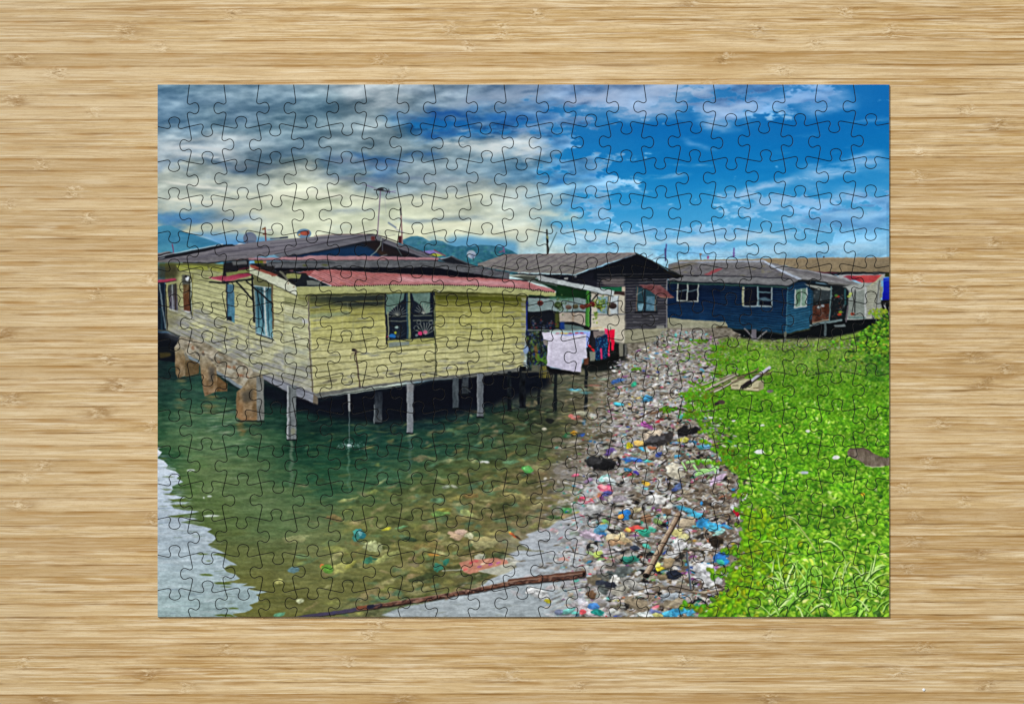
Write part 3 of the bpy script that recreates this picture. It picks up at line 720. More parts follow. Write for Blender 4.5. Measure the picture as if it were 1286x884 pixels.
    # door, meter box, far-left window
    poly([(230,356),(238,356),(239,393),(231,390)], [(0,(84,72,46)),(.4,(88,58,36)),(1,(86,54,40))], var=24, nz=(2,5), seed=56)
    line([(238.6,348),(239.6,393)], 1.5, (24,24,24)); line([(240.6,352),(241,392)], 1.1, (150,160,150)); line([(239,392),(232,390.5)], 1.2, (180,186,190))
    line([(242.2,344),(242,396)], .9, (104,100,54)); rect(229,345,238.5,357,(72,74,68), soft=.3); blob(235.5,350,2.3,3.4,(190,196,200)); blob(234,347,1.6,1.6,(24,24,30))
    poly([(211,358),(222,356),(224,390),(213,388)], [(0,(50,56,46)),(.5,(70,64,72)),(1,(88,90,104))], var=16, nz=(2,6), seed=57); line([(216,358),(217.5,390)], 1, (150,156,160)); line([(220,357),(221,389)], 2, (48,40,36)); line([(213,389),(223.5,391.5)], 1, (180,186,190))
    poly([(198,355),(207,355),(209,416),(198,416)], (8,22,38)); line([(200.5,357),(208,412)], 1.8, (88,104,112)); line([(198,388),(203,388),(203,414)], 2, (22,44,56)); line([(208,357),(210.5,414)], 1.4, (20,18,20))
    line([(198,414),(212,416),(226,422)], 1.6, (58,62,58))
    poly([(198,351.5),(220,349.5),(222,352),(208,354),(198,355)], (148,52,76)); line([(198,355.5),(222,352.5)], .9, (34,20,26))
    # red awning, its props
    poly([(263,348.5),(285,345),(312,342.5),(318,345.5),(302,350),(283,354.5)], [(0,(130,40,62)),(1,(168,76,96))], var=10, nz=(6,2), seed=58)
    line([(263,349),(283,354)], 1, (196,130,136)); line([(284,354.5),(318,346.5)], 1.2, (140,140,100)); line([(264,354),(280,355.5),(318,350)], 2.2, (16,18,22)); line([(281,353.5),(286,356)], 2, (30,34,40))
    line([(316.5,346),(319.5,404)], 2.2, (14,16,20)); line([(297,354),(318,377)], 2.0, (14,16,20)); line([(308,352),(342,381)], 1.8, (14,16,20))
    # eaves and clutter under the roof
    poly([(281,330),(313,326),(313,343),(290,345),(281,347)], (20,20,26), soft=.6); poly([(284,342),(313,338),(313,342),(285,347)], (120,126,72), al=.9)
    poly([(291,328),(310,327),(311,332),(293,333)], (110,112,112), al=.8, soft=.4); line([(296,327),(313,325)], 1, (134,84,84)); line([(300,339),(312,336)], 1.2, (96,30,40), al=.8)
    poly([(319,327),(331,327),(331,331),(320,331)], (96,100,24)); rect(331,327,334.5,331,(140,104,84)); poly([(313,331),(345,331),(345,336),(320,336)], (14,14,20), soft=.5)
    line([(230,329.8),(262,330.8),(300,327),(315,325)], 1.2, (20,20,22))
    # red strip fascia and grey board across
    poly([(312,324),(345,323.6),(384,322.5),(388,321),(470,321.8),(552,324),(549,326.8),(312,326.5)], (150,112,118), var=10, nz=(12,2), seed=59)
    line([(312,327),(550,327)], .9, (34,28,34))
    poly([(335,328),(400,327.6),(548,327.4),(560,329),(600,335),(640,343.5),(639.5,350.5),(600,345),(570,340),(546,336.5),(400,336.5),(335,337)],
         [(0,(86,88,92)),(1,(78,80,86))], var=16, nz=(10,2), seed=60)
    line([(338,330),(420,329.6)], 1.2, (44,48,54)); line([(545,327.5),(600,334.5),(640,343)], .9, (38,38,44))
    for x, r_ in ((383,3), (408,4), (330,3)): blob(x, 333, r_, 1.4, (66,72,26), al=.6, soft=1)
    poly([(335,336.5),(400,336.3),(546,336),(570,340),(640,350.5),(664,352),(664,354),(600,349),(530,345.3),(455,341.5),(412,338.5),(372,341.5),(350,341)], (4,6,16))
    # pink corrugated roof
    roof = [(383,344),(370,342.5),(395,339.5),(414,338.5),(455,341.7),(530,345.5),(600,349),(640,351),(662,354),(697,364.5),(697,367),(650,362),(600,359),(545,357.2),(480,358),(418,359.5)]
    poly(roof, (162,104,104), var=12, nz=(18,2), seed=61)
    poly([(400,339),(455,341.7),(530,345.5),(640,351),(640,353.5),(530,349),(455,345),(400,343)], (134,64,62), al=.6, soft=1)
    poly([(500,348),(640,354),(665,360),(640,358.5),(540,354.5),(500,353)], (198,156,162), al=.75, soft=1.5)
    sl, rm = cov(roof)
    keep = P[sl].copy()
    for k in range(26):
        x = 384 + k * 5.2 + (k * k) * .1
        line([(x - 22, 339), (x + 24 + k, 358.5)], .8, (134,60,62) if k % 3 else (96,40,46), al=max(.25, .85 - k * .035))
        line([(x - 20, 339), (x + 26 + k, 358.5)], .7, (222,176,176), al=max(.15, .6 - k * .03))
    for k in range(24):
        x = 500 + k * 8; line([(x, 346 + k * .4), (x + 46, 357 + k * .4)], .6, (166,110,116), al=.4)
    new = P[sl].copy(); P[sl] = keep; put(sl, rm, new)
    for _ in range(40): blob(RS.uniform(395,470), RS.uniform(345,358), RS.uniform(.6,2), .6, (150,84,66), al=.5)
    poly([(370,342.5),(395,339.5),(388,346),(372,347),(350,344)], (128,62,62), al=.9, var=12, nz=(3,3), seed=62)
    # fascia
    poly([(372,360),(415,359.5),(480,358.4),(545,357.4),(600,359.3),(650,362.4),(698,367.3),(698.5,373),(660,370.5),(600,367.5),(545,366),(450,368.5),(372,371)],
         [(0,(158,160,112)),(1,(148,150,98))], var=12, nz=(16,2), seed=63)
    line([(372,370.7),(450,368.6),(545,366.2),(600,367.7),(698,373.2)], .9, (52,56,26))
    k = 0
    for x in np.arange(417, 697, 2.75):
        y = np.interp(x, [417, 480, 545, 600, 650, 697], [359.3, 358.2, 357.2, 359, 362, 367])
        blob(x, y + .1, .95, .75, (36,24,24), al=.95, soft=.5)
    blob(551,365.5,2,1,(210,212,180))
    poly([(318,334),(345,334),(345,340),(372,342),(384,343),(392,352),(400,357),(372,360),(345,346)], (26,24,26))
    # white barge board
    poly([(372,343),(378,344),(402,353),(415,359),(372,360),(368,352)], (20,24,30)); poly([(385,352),(402,354),(404,358),(386,358)], (120,126,120), al=.8)
    poly([(360,344),(378,344),(376,350),(358,350)], (140,144,88), al=.9); line([(352,341),(359,348),(361,352)], 2.4, (96,96,84))
    poly([(313,333),(317,334),(345,345),(371,358.5),(373,371),(352,361),(314,342.5)], [(0,(172,176,150)),(1,(196,200,184))], var=9, nz=(9,3), seed=64)
    poly([(313.5,332),(320,333.5),(333,340),(350,345.5),(345,347),(330,342),(314,335)], (128,70,58), var=10, nz=(4,2), seed=65)
    line([(313,343),(352,361.5),(372,371.5)], .8, (40,42,36))
    for (x, y) in [(342,346),(362,356),(369,360)]: blob(x, y, 1, 1, (96,64,50), al=.7)
    poly([(374,371.5),(388,372),(388,378),(374,376)], (96,98,52), al=.8, soft=.8)
    # concrete footing
    poly([(226,422),(240,424),(262,432),(278,443),(300,452),(315,462),(322,472),(312,482),(304,487),(270,466),(250,452),(232,446),(219,436),(222,432)], (142,134,116), var=36, nz=(6,5), seed=66)
    for _ in range(90):
        x = RS.uniform(228, 312); y = np.interp(x, [228, 312], [433, 470]) + RS.uniform(-8, 8)
        blob(x, y, RS.uniform(1, 4), RS.uniform(.8, 2.4), [(172,168,154),(96,88,74),(128,84,58),(60,54,48),(150,150,140)][RS.randint(5)], al=.55, rot=.4, soft=1)
    line([(232,446),(250,455),(272,467),(304,487)], 3.6, (116,126,132)); line([(232,449),(272,470),(303,490)], .8, (26,28,30))
    def stump(pts, a, b, seed):
        poly(pts, [(0,a),(.45,(118,98,70)),(1,b)], var=26, nz=(4,5), seed=seed)
    stump([(219,436),(231,438),(233,449),(233,472),(224,475),(221,470)], (128,120,98), (116,100,76), 67); poly([(233,450),(251,456),(250,469),(233,473)], (84,68,44), var=14, nz=(5,5), seed=68); poly([(233,441),(238,452),(233,452)], (110,104,90))
    stump([(250,446),(262,450),(272,462),(273,478),(272,492),(257,497),(254,480),(252,462)], (134,128,110), (112,90,66), 69); poly([(273,472),(286,482),(286,491),(272,492)], (92,70,44), var=16, nz=(4,4), seed=70)
    poly([(262,460),(271,462),(268,478),(263,482)], (60,58,56), al=.7, soft=1.5)
    stump([(297,492),(307,484),(313,474),(320,466),(330,470),(331,526),(306,529),(297,524)], (132,126,108), (124,102,76), 71); poly([(322,472),(331,474),(332,527),(323,528)], (110,112,108), var=14, nz=(3,6), seed=72)
    poly([(303,492),(318,488),(316,504),(306,506)], (62,60,54), al=.75, soft=2); poly([(299,506),(306,504),(306,527),(299,524)], (146,108,70), al=.5, soft=1.5); poly([(304,524),(322,524),(322,529),(306,529)], (130,96,62), al=.5, soft=1)
    line([(298,528),(332,529)], 1.6, (10,16,16), al=.8)
    # stilts
    def post(x0, x1, y0, y1, col, edge=None, slant=0):
        poly([(x0, y0), (x1, y0), (x1 + slant, y1), (x0 + slant, y1)], col, var=16, nz=(2,9), seed=73)
        if edge: line([(x0 + .8, y0), (x0 + .8 + slant, y1)], 1.6, edge)
        line([(x0 + slant, y1 + .8), (x1 + slant, y1 + .8)], 1.8, (8,14,18))
    post(360.5, 372, 484, 551, (104,110,112), (160,164,168)); blob(368,541,3,4,(120,122,100),al=.7,soft=1.5); line([(364,486),(364.4,550)],1,(54,58,60))
    post(437, 439.8, 494, 516, (138,142,144)); line([(438.4,516),(438.8,557)], .9, (110,126,128), al=.8)
    post(470, 480, 492, 530, [(0,(24,30,40)),(1,(62,68,72))]); line([(470.5,508),(469.6,531)], 1, (120,128,130))
    post(511, 519, 482, 543, (112,118,124), (134,140,144)); poly([(510,481),(521,480),(519,492),(511,492)], (120,120,122), al=.6, soft=1)
    post(568, 576, 474, 512, (58,66,72)); post(580, 588, 473, 494, (44,50,56)); line([(581,482),(590,492)],1.6,(56,62,66))
    post(599, 607, 470, 523, (90,96,102), (116,122,126))
    post(637, 642, 466, 514, (14,20,26)); post(652, 660, 460, 510, (8,12,18)); 
    # drip splash
    for _ in range(70):
        a = RS.normal(0, 1); b = abs(RS.normal(0, 1))
        blob(439 + a * 8, 559 + RS.normal(0, 2.6), RS.uniform(.3, .8), RS.uniform(.3, .6), (150,176,176), al=.7)
    blob(439, 559, 3, 1.4, (196,212,214), soft=1.2)

# ---------- second and third houses
def paint_house23():
    poly([(836,396),(1125,380),(1125,450),(880,450),(836,430)], (104,112,72), var=34, nz=(4,2), seed=97)
    for _ in range(500): blob(RS.uniform(900, 1117), RS.uniform(418, 440), RS.uniform(.6, 2), RS.uniform(.4, 1), [(96,140,44),(130,124,108),(60,56,46),(150,160,90),(170,166,156)][RS.randint(5)], al=.6)
    # third house roof and walls (blue)
    poly([(838,352),(906,353),(992,358),(1009,352),(1022,355),(1020,396),(1017,412),(986,419),(950,416),(915,412),(838,404)], [(0,(3,14,34)),(.35,(5,26,56)),(.7,(9,42,74)),(1,(17,58,84))], var=9, nz=(20,2), seed=81)
    poly([(990,358),(1010,351),(1024,354),(1021,396),(1017,412),(986,419)], [(0,(10,30,54)),(.4,(24,68,96)),(1,(30,80,106))], var=12, nz=(12,2), seed=82)
    planks([(838,352),(990,356)], [(838,404),(914,411),(987,418)], 20, 905, 987, (4,16,34), .8, w=.9, seed=8, shade=(26,72,96))
    planks([(838,352),(990,356)], [(838,404),(914,411),(987,418)], 20, 838, 905, (4,18,38), .4, w=.9, seed=9)
    planks([(989,357),(1022,352)], [(986,419),(1018,411)], 19, 988, 1020, (10,30,50), .7, w=.8, seed=10, shade=(50,104,128))
    line([(989,360),(986.5,418)], 1, (62,104,122)); line([(1019.5,366),(1017,411)], 1, (20,44,60))
    # windows
    def win(x0, y0, x1, y1, mid, fr=(150,156,150), skew=1.0):
        poly([(x0, y0), (x1, y0 + skew * .6), (x1 - .6, y1 + skew), (x0 - .8, y1)], (7,12,26))
        for a, b in (((x0, y0), (x0 - .8, y1)), ((x1, y0 + skew * .6), (x1 - .6, y1 + skew)), ((x0 - .8, y1), (x1 - .6, y1 + skew)), ((mid, y0), (mid - .8, y1))):
            line([a, b], 1.7, fr)
    win(851, 356, 876.5, 377.5, 863.5); line([(853,365.5),(862,364),(864,366),(875,364)], 1.6, (110,136,140), al=.6)
    win(934, 361, 969, 384, 951.5, (128,142,146)); line([(933,361),(932.5,383)], 2.4, (140,142,116)); line([(953,367),(967,367.5)], 1.2, (96,128,136)); poly([(953,374),(960,373),(968,376),(968,378),(953,377)], (96,128,140), al=.7, soft=.6); rect(951,362,953,384,(96,136,144),al=.6)
    poly([(998.5,364),(1013,361.5),(1012,385),(997.5,386.5)], (104,132,118), var=26, nz=(3,4), seed=83); poly([(1000,366),(1005,365),(1005,380),(1000,381)], (60,96,66), al=.7, soft=.8)
    line([(998.5,364),(997.6,386.5),(1012,385),(1013,361.5)], 1.6, (164,172,172)); line([(1006,364),(1005.5,385)], 1, (170,176,176))
    # stone plinth
    poly([(836,399),(875,402),(911,404),(913.5,409),(913,420),(895,417),(836,413)], (138,138,116), var=12, nz=(14,4), seed=84)
    poly([(899,410),(913,410),(914,421),(899,421)], (86,72,48), var=24, nz=(3,4), seed=85)
    poly([(838,412),(854,413),(853,418),(840,417)], (14,14,18))
    poly([(900,411),(950,415),(986,419),(1017,413),(1017,402),(1060,396),(1117,378),(1117,412),(1040,424),(1000,425),(960,426),(918,423)], (7,11,14), soft=1)
    pass
    rect(943,414,949.5,428,(96,92,100)); line([(935,413),(945,424)], 1.6, (110,108,112)); line([(962,416),(950,426)], 2, (112,112,112)); line([(985.5,418),(984.5,429)], 3.2, (84,88,80)); blob(948,428.5,3,1.6,(170,170,160)); line([(916,412),(921,424)],1.4,(34,62,60))
    # hip roof
    poly([(839,332),(851,328.5),(920,327),(958,326.8),(966,330),(1003,350),(1004,352),(993,357.5),(990,359.5),(910,355.5),(839,353)], [(0,(118,118,122)),(.3,(100,98,100)),(1,(92,92,98))], var=14, nz=(9,2), seed=86)
    poly([(852,328.3),(958,326.5),(962,328.8),(852,330)], (150,160,176), al=.9)
    for k in range(13):
        x = 858 + k * 12.5; line([(x + 20, 330), (x - 10, 346)], .6, (70,68,76), al=.55)
    for k in range(40): blob(RS.uniform(850, 990), RS.uniform(331, 352), RS.uniform(1, 3.5), RS.uniform(.4, 1), [(130,124,90),(78,76,92),(140,140,146),(96,90,110)][RS.randint(4)], al=.5, soft=.8)
    poly([(883,345),(899,337.5),(908,337),(892,345.5)], (136,66,72), al=.9, var=8, nz=(5,2), seed=87); poly([(842,334),(870,328.6),(878,330),(846,340)], (112,104,84), al=.6, soft=1)
    line([(848,346),(900,346.5),(990,349.5)], .9, (24,24,34)); poly([(843,347),(900,347.5),(992,350.5),(1003,351.5),(990,358),(910,354),(843,352.5)], (112,114,116), al=.7, var=16, nz=(6,2), seed=88)
    line([(839,353.5),(910,356),(990,359.5),(1003,353)], 1.6, (16,28,34)); line([(839,355.4),(910,357.8),(988,361)], 1.1, (52,84,70))
    # right hip
    poly([(960,328),(966,329.5),(1000,337),(1046,345),(1080,356),(1077,358.5),(1040,356.5),(1020,351.5),(1003,352),(975,336)], (124,124,126), var=14, nz=(16,2), seed=89)
    for k in range(7): line([(970 + k * 3, 331 + k * .6), (1024 + k * 9, 351 + k)], .7, (84,80,84), al=.7)
    line([(960,328.5),(975,337),(1005,351)], 2.6, (166,176,192)); line([(975,334),(1046,346),(1079,356)], .8, (176,180,190), al=.6)
    line([(1003,352.5),(1020,352.5),(1036,355),(1046,359)], 2.4, (26,30,32)); poly([(1036,354.5),(1078,358),(1092,358),(1097,361),(1090,364.5),(1066,361.5),(1046,361)], (36,36,38))
    line([(1040,356),(1080,358.5)], 1.2, (112,112,108))
    # far right sheds
    poly([(1058,360),(1100,352),(1106,352),(1106,400),(1062,402)], (146,150,146), var=14, nz=(10,3), seed=90)
    poly([(1088,360),(1101,352),(1101,398),(1088,400)], (156,158,144), var=14, nz=(8,2), seed=91)
    for y in np.arange(360, 398, 2.6): line([(1088, y), (1099, y - .6)], .6, (90,92,76), al=.8)
    poly([(1062,346.5),(1108,345.5),(1096,354.5),(1082,355.5)], (176,64,66), var=10, nz=(8,2), seed=92); poly([(1058,347),(1072,346.5),(1082,352),(1068,352)], (128,34,54), al=.8)
    line([(1108,346),(1094,358)], 1.4, (170,164,130)); line([(1104,352),(1098,398)],1,(70,72,70)); rect(1104,360,1108,374,(122,120,96),al=.8)
    poly([(1063,368),(1086,364),(1085,398),(1064,398)], (122,130,124), al=.9, var=10, nz=(6,6), seed=93); line([(1074,366),(1073,398)], .8, (84,92,90)); line([(1086,362),(1086,399)], 2, (170,174,172)); line([(1064,381),(1085,380)],.7,(90,100,96))
    # blue water tank
    poly([(1109,349.5),(1117,348),(1117,379),(1108,377)], [(0,(60,120,210)),(.12,(14,34,170)),(1,(8,14,140))]); line([(1109,353),(1117,352)], 1, (60,110,200), al=.7); rect(1106,377,1117,382,(20,20,24))
    for k in range(26):
        x = RS.uniform(1094, 1117); y = RS.uniform(380, 404); line([(x, y), (x + RS.uniform(-1, 1), y + RS.uniform(2, 9))], RS.uniform(.6, 2), [(150,150,146),(30,34,32),(86,92,90),(190,190,184)][RS.randint(4)], al=.8)
    # dark porch
    poly([(1010,353),(1036,357),(1062,361),(1066,366),(1063,398),(1056,403),(1020,409),(1021,366)], (16,22,26), soft=.6)
    poly([(1022,364),(1043,362),(1043,376),(1022,378)], (46,54,58), al=.9, soft=.8); poly([(1008,356),(1026,359),(1046,362),(1040,364.5),(1027,363.5)], (134,138,132))
    poly([(1020,384),(1041,381),(1041,402),(1019,405)], (70,40,30), var=22, nz=(5,5), seed=94)
    for _ in range(120):
        x = RS.uniform(1020, 1062); y = RS.uniform(366, 402)
        blob(x, y, RS.uniform(.5, 1.6), RS.uniform(.4, 1.4), [(70,78,82),(44,52,46),(96,50,38),(20,24,30),(110,118,118),(30,48,52)][RS.randint(6)], al=.5)
    for (x, y, c) in [(1052,372,(150,40,34)),(1066,372,(150,170,80)),(1068,369,(170,186,100)),(1055,392,(120,150,40)),(1054,395,(170,60,30)),(1028,386,(150,160,164)),(1033,384,(140,150,158)),(1050,371,(60,100,40)),(1070,394,(140,50,30))]: blob(x, y, 2.6, 1.7, c, al=.9)
    line([(1043.5,360),(1041,402)], 1.6, (92,116,118)); line([(1044,370),(1056,362)], 1.1, (24,26,26)); line([(1061,364),(1061,382)], 2.4, (36,70,74)); line([(1064,385),(1062,404)],1.8,(84,80,86))
    line([(1017,408.5),(1036,405),(1056,402)], 2.6, (100,118,120)); line([(1020,405.5),(1040,401.5)], 1.2, (150,140,120)); poly([(1046,408),(1060,407),(1062,410),(1048,411)], (96,106,108)); line([(1036,406),(1036,421)], 3, (70,82,84)); line([(1066,399),(1085,399)], 2.6, (92,112,110)); line([(1073,364),(1073,392)],1,(20,20,20))
    poly([(780,428),(784,440),(760,462),(800,470),(930,440),(930,420),(915,412),(838,412)], (110,104,92), var=40, nz=(4,2), seed=99)
    # second house: grey roof, black gable, white lean-to ----------------------
    poly([(600,331),(633,320),(700,319),(799,317.8),(797,320),(770,328),(740,338),(722,344.8),(680,343),(640,341.5),(600,334)], [(0,(122,118,118)),(1,(112,110,106))], var=6, nz=(20,2), seed=101)
    for k in range(15):
        x = 618 + k * 13.5; line([(x + 26, 319.5), (x - 22, 344)], .8, (80,72,84), al=.8)
    line([(600,330.5),(780,329.5)], .8, (92,86,90), al=.8); line([(633,320),(799,318)], 1, (134,112,108))
    poly([(640,343),(722,345.5),(745,338),(799,319.5),(818,328),(838,339),(857,347),(850,350),(838,349),(838,418),(784,418),(784,362),(742,362),(700,352),(664,348)],
         [(0,(8,10,18)),(.3,(14,16,26)),(.45,(30,30,42)),(1,(52,52,58))])
    poly([(745,339),(799,320.5),(838,341),(838,350),(745,352)], (6,9,18), soft=1.5)
    line([(799,318.6),(820,328.5),(857,347)], 1.4, (30,34,28)); line([(834,339),(846,346),(857,347)], 2.6, (20,20,18)); line([(838,349.5),(856,347)], 1.6, (14,14,16))
    r = np.random.RandomState(4)
    for k in range(22):                         # boards, grey and weathered
        y = 344 + k * 3.55
        x0 = 750 if y < 360 else 784.5
        for q in range(5):
            a = x0 + (837 - x0) * q / 5; b = x0 + (837 - x0) * (q + 1) / 5
            g = r.uniform(48, 98) * (.55 if y < 350 else 1) * (.75 if 398 < y < 408 and 800 < a < 815 else 1)
            line([(a, y + (810 - a) * .02), (b, y + (810 - b) * .02)], 1.5 * r.uniform(.7, 1.1), (g, g, g * 1.04), al=.85)
    poly([(754,350),(784,349),(784,359),(758,358)], (118,108,104), al=.6, soft=1.2)
    line([(784.3,360),(784.3,424)], 2, (84,82,80)); line([(837,352),(837,412)], 1.2, (120,118,122))
    poly([(798,360),(824,366),(824,390),(800,391)], (30,58,68)); poly([(812,372),(822,372),(822,390),(811,390)], (84,120,140), al=.8, var=26, nz=(3,3), seed=102); poly([(801,382),(808,381),(808,390),(801,390)], (120,160,176), al=.8, var=24, nz=(3,3), seed=103)
    line([(800,361),(799,391)], 1.4, (96,84,74)); line([(810,364),(809.5,391)], 1.6, (18,22,30)); line([(823.5,370),(822,391)], 1.2, (110,100,92)); line([(798,392),(824,392)], 2.4, (12,14,22)); line([(799,370),(808,365)],.8,(120,130,130))
    poly([(803,358.2),(829,358),(834,362),(846,373.5),(840,373.8),(828,372.5),(818,367)], (100,60,62), var=16, nz=(4,3), seed=104); line([(828,372.8),(846,374)], 1, (140,104,86)); line([(803,358),(829,358)], 1, (130,92,92))
    # pale base
    poly([(784,414),(838,412),(837,425),(826,429),(784,431)], (134,132,110), var=14, nz=(9,3), seed=105); poly([(824,409),(834,409),(834,413),(824,413)], (120,120,116)); line([(784,431),(824,429.5)], 1.2, (90,88,76)); poly([(821,429),(828,428),(826,441),(822,440)], (16,18,22))
    # lean-to: white wall, windows
    poly([(742,362),(784,366),(784,434),(742,430)], (178,172,156), var=9, nz=(8,5), seed=106)
    poly([(753,361),(782,360),(782,369),(771,368)], (22,92,62)); poly([(771,366),(784,366),(784,371),(771,370)], (50,36,34)); rect(781,360,785,366,(180,168,150))
    poly([(750,372),(763,373),(763,394),(750,393)], (112,140,150), var=24, nz=(4,4), seed=107); poly([(767,372),(776,372),(776,394),(766,394)], (176,186,190), var=12, nz=(3,4), seed=108)
    line([(742,395.5),(784,395)], 1.3, (96,98,104)); line([(764,372),(763,394)], 1.6, (96,96,84)); line([(776.5,372),(775.5,395)], 1, (90,94,100)); line([(752,379),(762,379)], .8, (60,80,100)); line([(752,385),(762,385)],.8,(60,80,100))
    rect(742,400,784,424,(190,184,164), al=.5, soft=2)
    # dark green eave
    poly([(664,348),(678,351),(742,366),(742,373),(741,378),(664,376),(664,370),(698,372.5),(698,366)], (10,38,22), var=10, nz=(8,4), seed=109)
    poly([(700,354),(742,366),(742,374),(700,374)], (10,42,16), al=.8, soft=1)
    poly([(638,346),(672,347),(672,352),(664,353)], (58,62,56)); poly([(640,344.5),(676,345.5),(676,347.5),(640,347)], (150,154,140), al=.7); for_x = None
    poly([(658,350),(672,351),(700,358),(700,360),(664,354)], (70,74,70), al=.8)
    poly([(673,347),(679,346),(700,351),(771,365.5),(770,372),(725,362),(676,352)], [(0,(140,144,144)),(.3,(168,176,178)),(1,(172,182,184))], var=8, nz=(12,2), seed=110)
    for k in range(6): line([(680, 348 + k * .9), (700, 352.5 + k * .9)], .4, (100,104,108), al=.6)
    line([(676,352.5),(725,362.5),(770,372.5)], .8, (16,22,22)); rect(708,349,713,351,(150,152,150)); rect(721,346,724,348,(110,112,112))
    poly([(740,424),(786,432),(790,462),(742,468),(730,462)], (14,18,18), soft=.8)
    # porch interior
    poly([(661,372),(742,375),(742,414),(662,414)], (12,16,24))
    poly([(663,374),(700,375),(726,374),(738,376),(737,391),(720,391),(703,392),(690,389),(670,391.5),(663,391)], (118,136,136), var=14, nz=(6,4), seed=111)
    poly([(690,372),(720,374),(720,378),(690,376)], (60,110,80), al=.7, soft=1)
    poly([(702,392),(736,393),(736,410),(720,404),(702,404)], (158,148,136), var=8, nz=(6,3), seed=112); rect(697,392,702,412,(60,66,30), soft=.4); rect(718,392,721,404,(150,130,110),al=.7)
    poly([(708,405),(735,411),(735,415),(708,415)], (84,104,104)); line([(700,404),(735,411)], 1.1, (18,20,20)); rect(703,404,709,414,(20,50,110), soft=.4)
    for _ in range(60): blob(RS.uniform(666, 698), RS.uniform(402, 413), RS.uniform(.6, 1.8), RS.uniform(.5, 1.4), [(20,30,60),(80,90,100),(30,40,70),(110,40,40),(16,20,30)][RS.randint(5)], al=.7)
    line([(661.5,378),(661,420)], 1.8, (18,34,110)); line([(738,367),(737.5,410)], 4.0, (60,118,46)); line([(736,368),(735.6,410)], 1.2, (36,90,40)); line([(739.6,380),(739.6,410)],.8,(120,180,90))
    line([(751,369),(743,378)], 1.6, (30,30,30)); poly([(734,409),(739,410),(741,413),(733,413)], (16,18,20))
    line([(663,414.5),(700,415),(745,414.5)], 1.4, (126,132,124))
    # hanging pots
    for (x, y, rr, c) in [(678.5,380.5,4.2,(104,44,36)),(701,383,5.2,(60,78,44)),(714,385.5,4,(112,92,80)),(722.5,385,3.6,(96,92,66)),(731,385,3.8,(116,60,48)),(737,383.5,3.8,(110,52,40)),(744,382,4.2,(104,34,34)),(752.5,385,4,(90,70,30)),(769.5,384,5,(66,54,52))]:
        blob(x, y, rr, rr * .78, c, soft=.6, col2=(c[0]*.55, c[1]*.5, c[2]*.5))
        line([(x, y - rr), (x, 374)], .4, (40,44,40), al=.6)
    for _ in range(170):
        q = RS.rand()
        if q < .45: x, y = 754 + RS.normal(0, 5), 381 + RS.normal(0, 4)
        elif q < .8: x, y = 703 + RS.normal(0, 4), 383 + RS.normal(0, 5)
        else: x, y = 748 + RS.normal(0, 1.4), 392 + abs(RS.normal(0, 5))
        blob(x, y, RS.uniform(.6, 1.5), RS.uniform(.5, 1.1), [(130,150,50),(90,120,40),(60,90,40),(160,170,80)][RS.randint(4)] if q < .45 or q > .8 else [(60,84,44),(40,60,34),(90,110,70)][RS.randint(3)], al=.8)
    # below the porch: clutter, plants
    poly([(660,415),(690,415),(690,466),(662,466)], (22,30,34), soft=.5)
    for _ in range(190):
        x, y = RS.uniform(661, 688), RS.uniform(416, 462)
        blob(x, y, RS.uniform(.5, 1.8), RS.uniform(.7, 3), [(24,34,80),(60,90,60),(110,120,110),(30,50,40),(90,120,40),(16,20,30),(110,80,44),(20,40,120)][RS.randint(8)], al=.6)
    blob(660.5,439,3.2,5,(120,140,170)); line([(672,436),(675,450)], 4, (96,72,44), soft=.8); rect(667,458,677,466,(84,86,72), soft=.5)
    for k in range(18): x = 680 + RS.normal(0, 3); line([(x, 452), (x + RS.uniform(-5, 8), 446 + RS.uniform(-5, 12))], 1, (74,120,34), al=.8)
    for k in range(9): x = 683 + RS.normal(0, 3); line([(x, 460), (x + RS.uniform(-2, 3), 474)], .9, (130,120,50), al=.8)
    line([(656,467),(690,466)], 1.8, (72,72,62))
    # laundry
    poly([(742,414),(752,414),(756,440),(744,450),(738,440)], (26,26,34)); 
    poly([(745,415),(761,415),(760,426),(752,428),(746,424)], (110,100,98), var=18, nz=(3,3), seed=113); line([(741,412),(756,411)], 1.4, (170,150,110), al=.8)
    poly([(748,426),(763,418),(763,452),(756,451),(747,450)], (12,34,70), var=8, nz=(3,3), seed=114)
    for _ in range(70): blob(RS.uniform(747, 763), RS.uniform(424, 452), .7, .6, (44,120,160), al=.8)
    poly([(759,412),(764,413),(764,420),(760,419)], (210,54,100)); poly([(762.5,414.5),(771.5,414),(771.6,424),(770.6,440),(767.6,440),(766.6,427),(765.4,427),(765,447),(763.4,447),(763.2,430)], (206,18,56), var=8, nz=(2,6), seed=115)
    line([(766.4,411),(766.8,415)],.6,(40,40,44)); line([(764.8,440),(765,447)], 1.8, (206,70,110)); line([(754.6,438),(755,450)], 2, (200,50,100))
    line([(739,434),(746,440)], 2.2, (200,30,40)); poly([(740,441),(748,441),(747,453),(741,454)], (120,124,112)); rect(733,449,739,458,(84,50,36), soft=.6)
    poly([(756,452),(784,440),(784,454),(758,458),(742,462),(742,454)], (8,10,10), soft=1.5)
    poly([(777,431),(783,431),(783,447),(778,447)], (124,122,108), al=.9); poly([(784,432),(787,432),(786.5,447),(784,447)], (88,88,84)); line([(783.5,432),(783.5,448)],1.4,(14,16,18))
    poly([(736,417.5),(741,415.5),(741.2,420),(738.2,436),(736,436)], (140,156,216)); poly([(700,420),(718,418.6),(736,416.5),(736,422),(718,422)], (140,154,214))
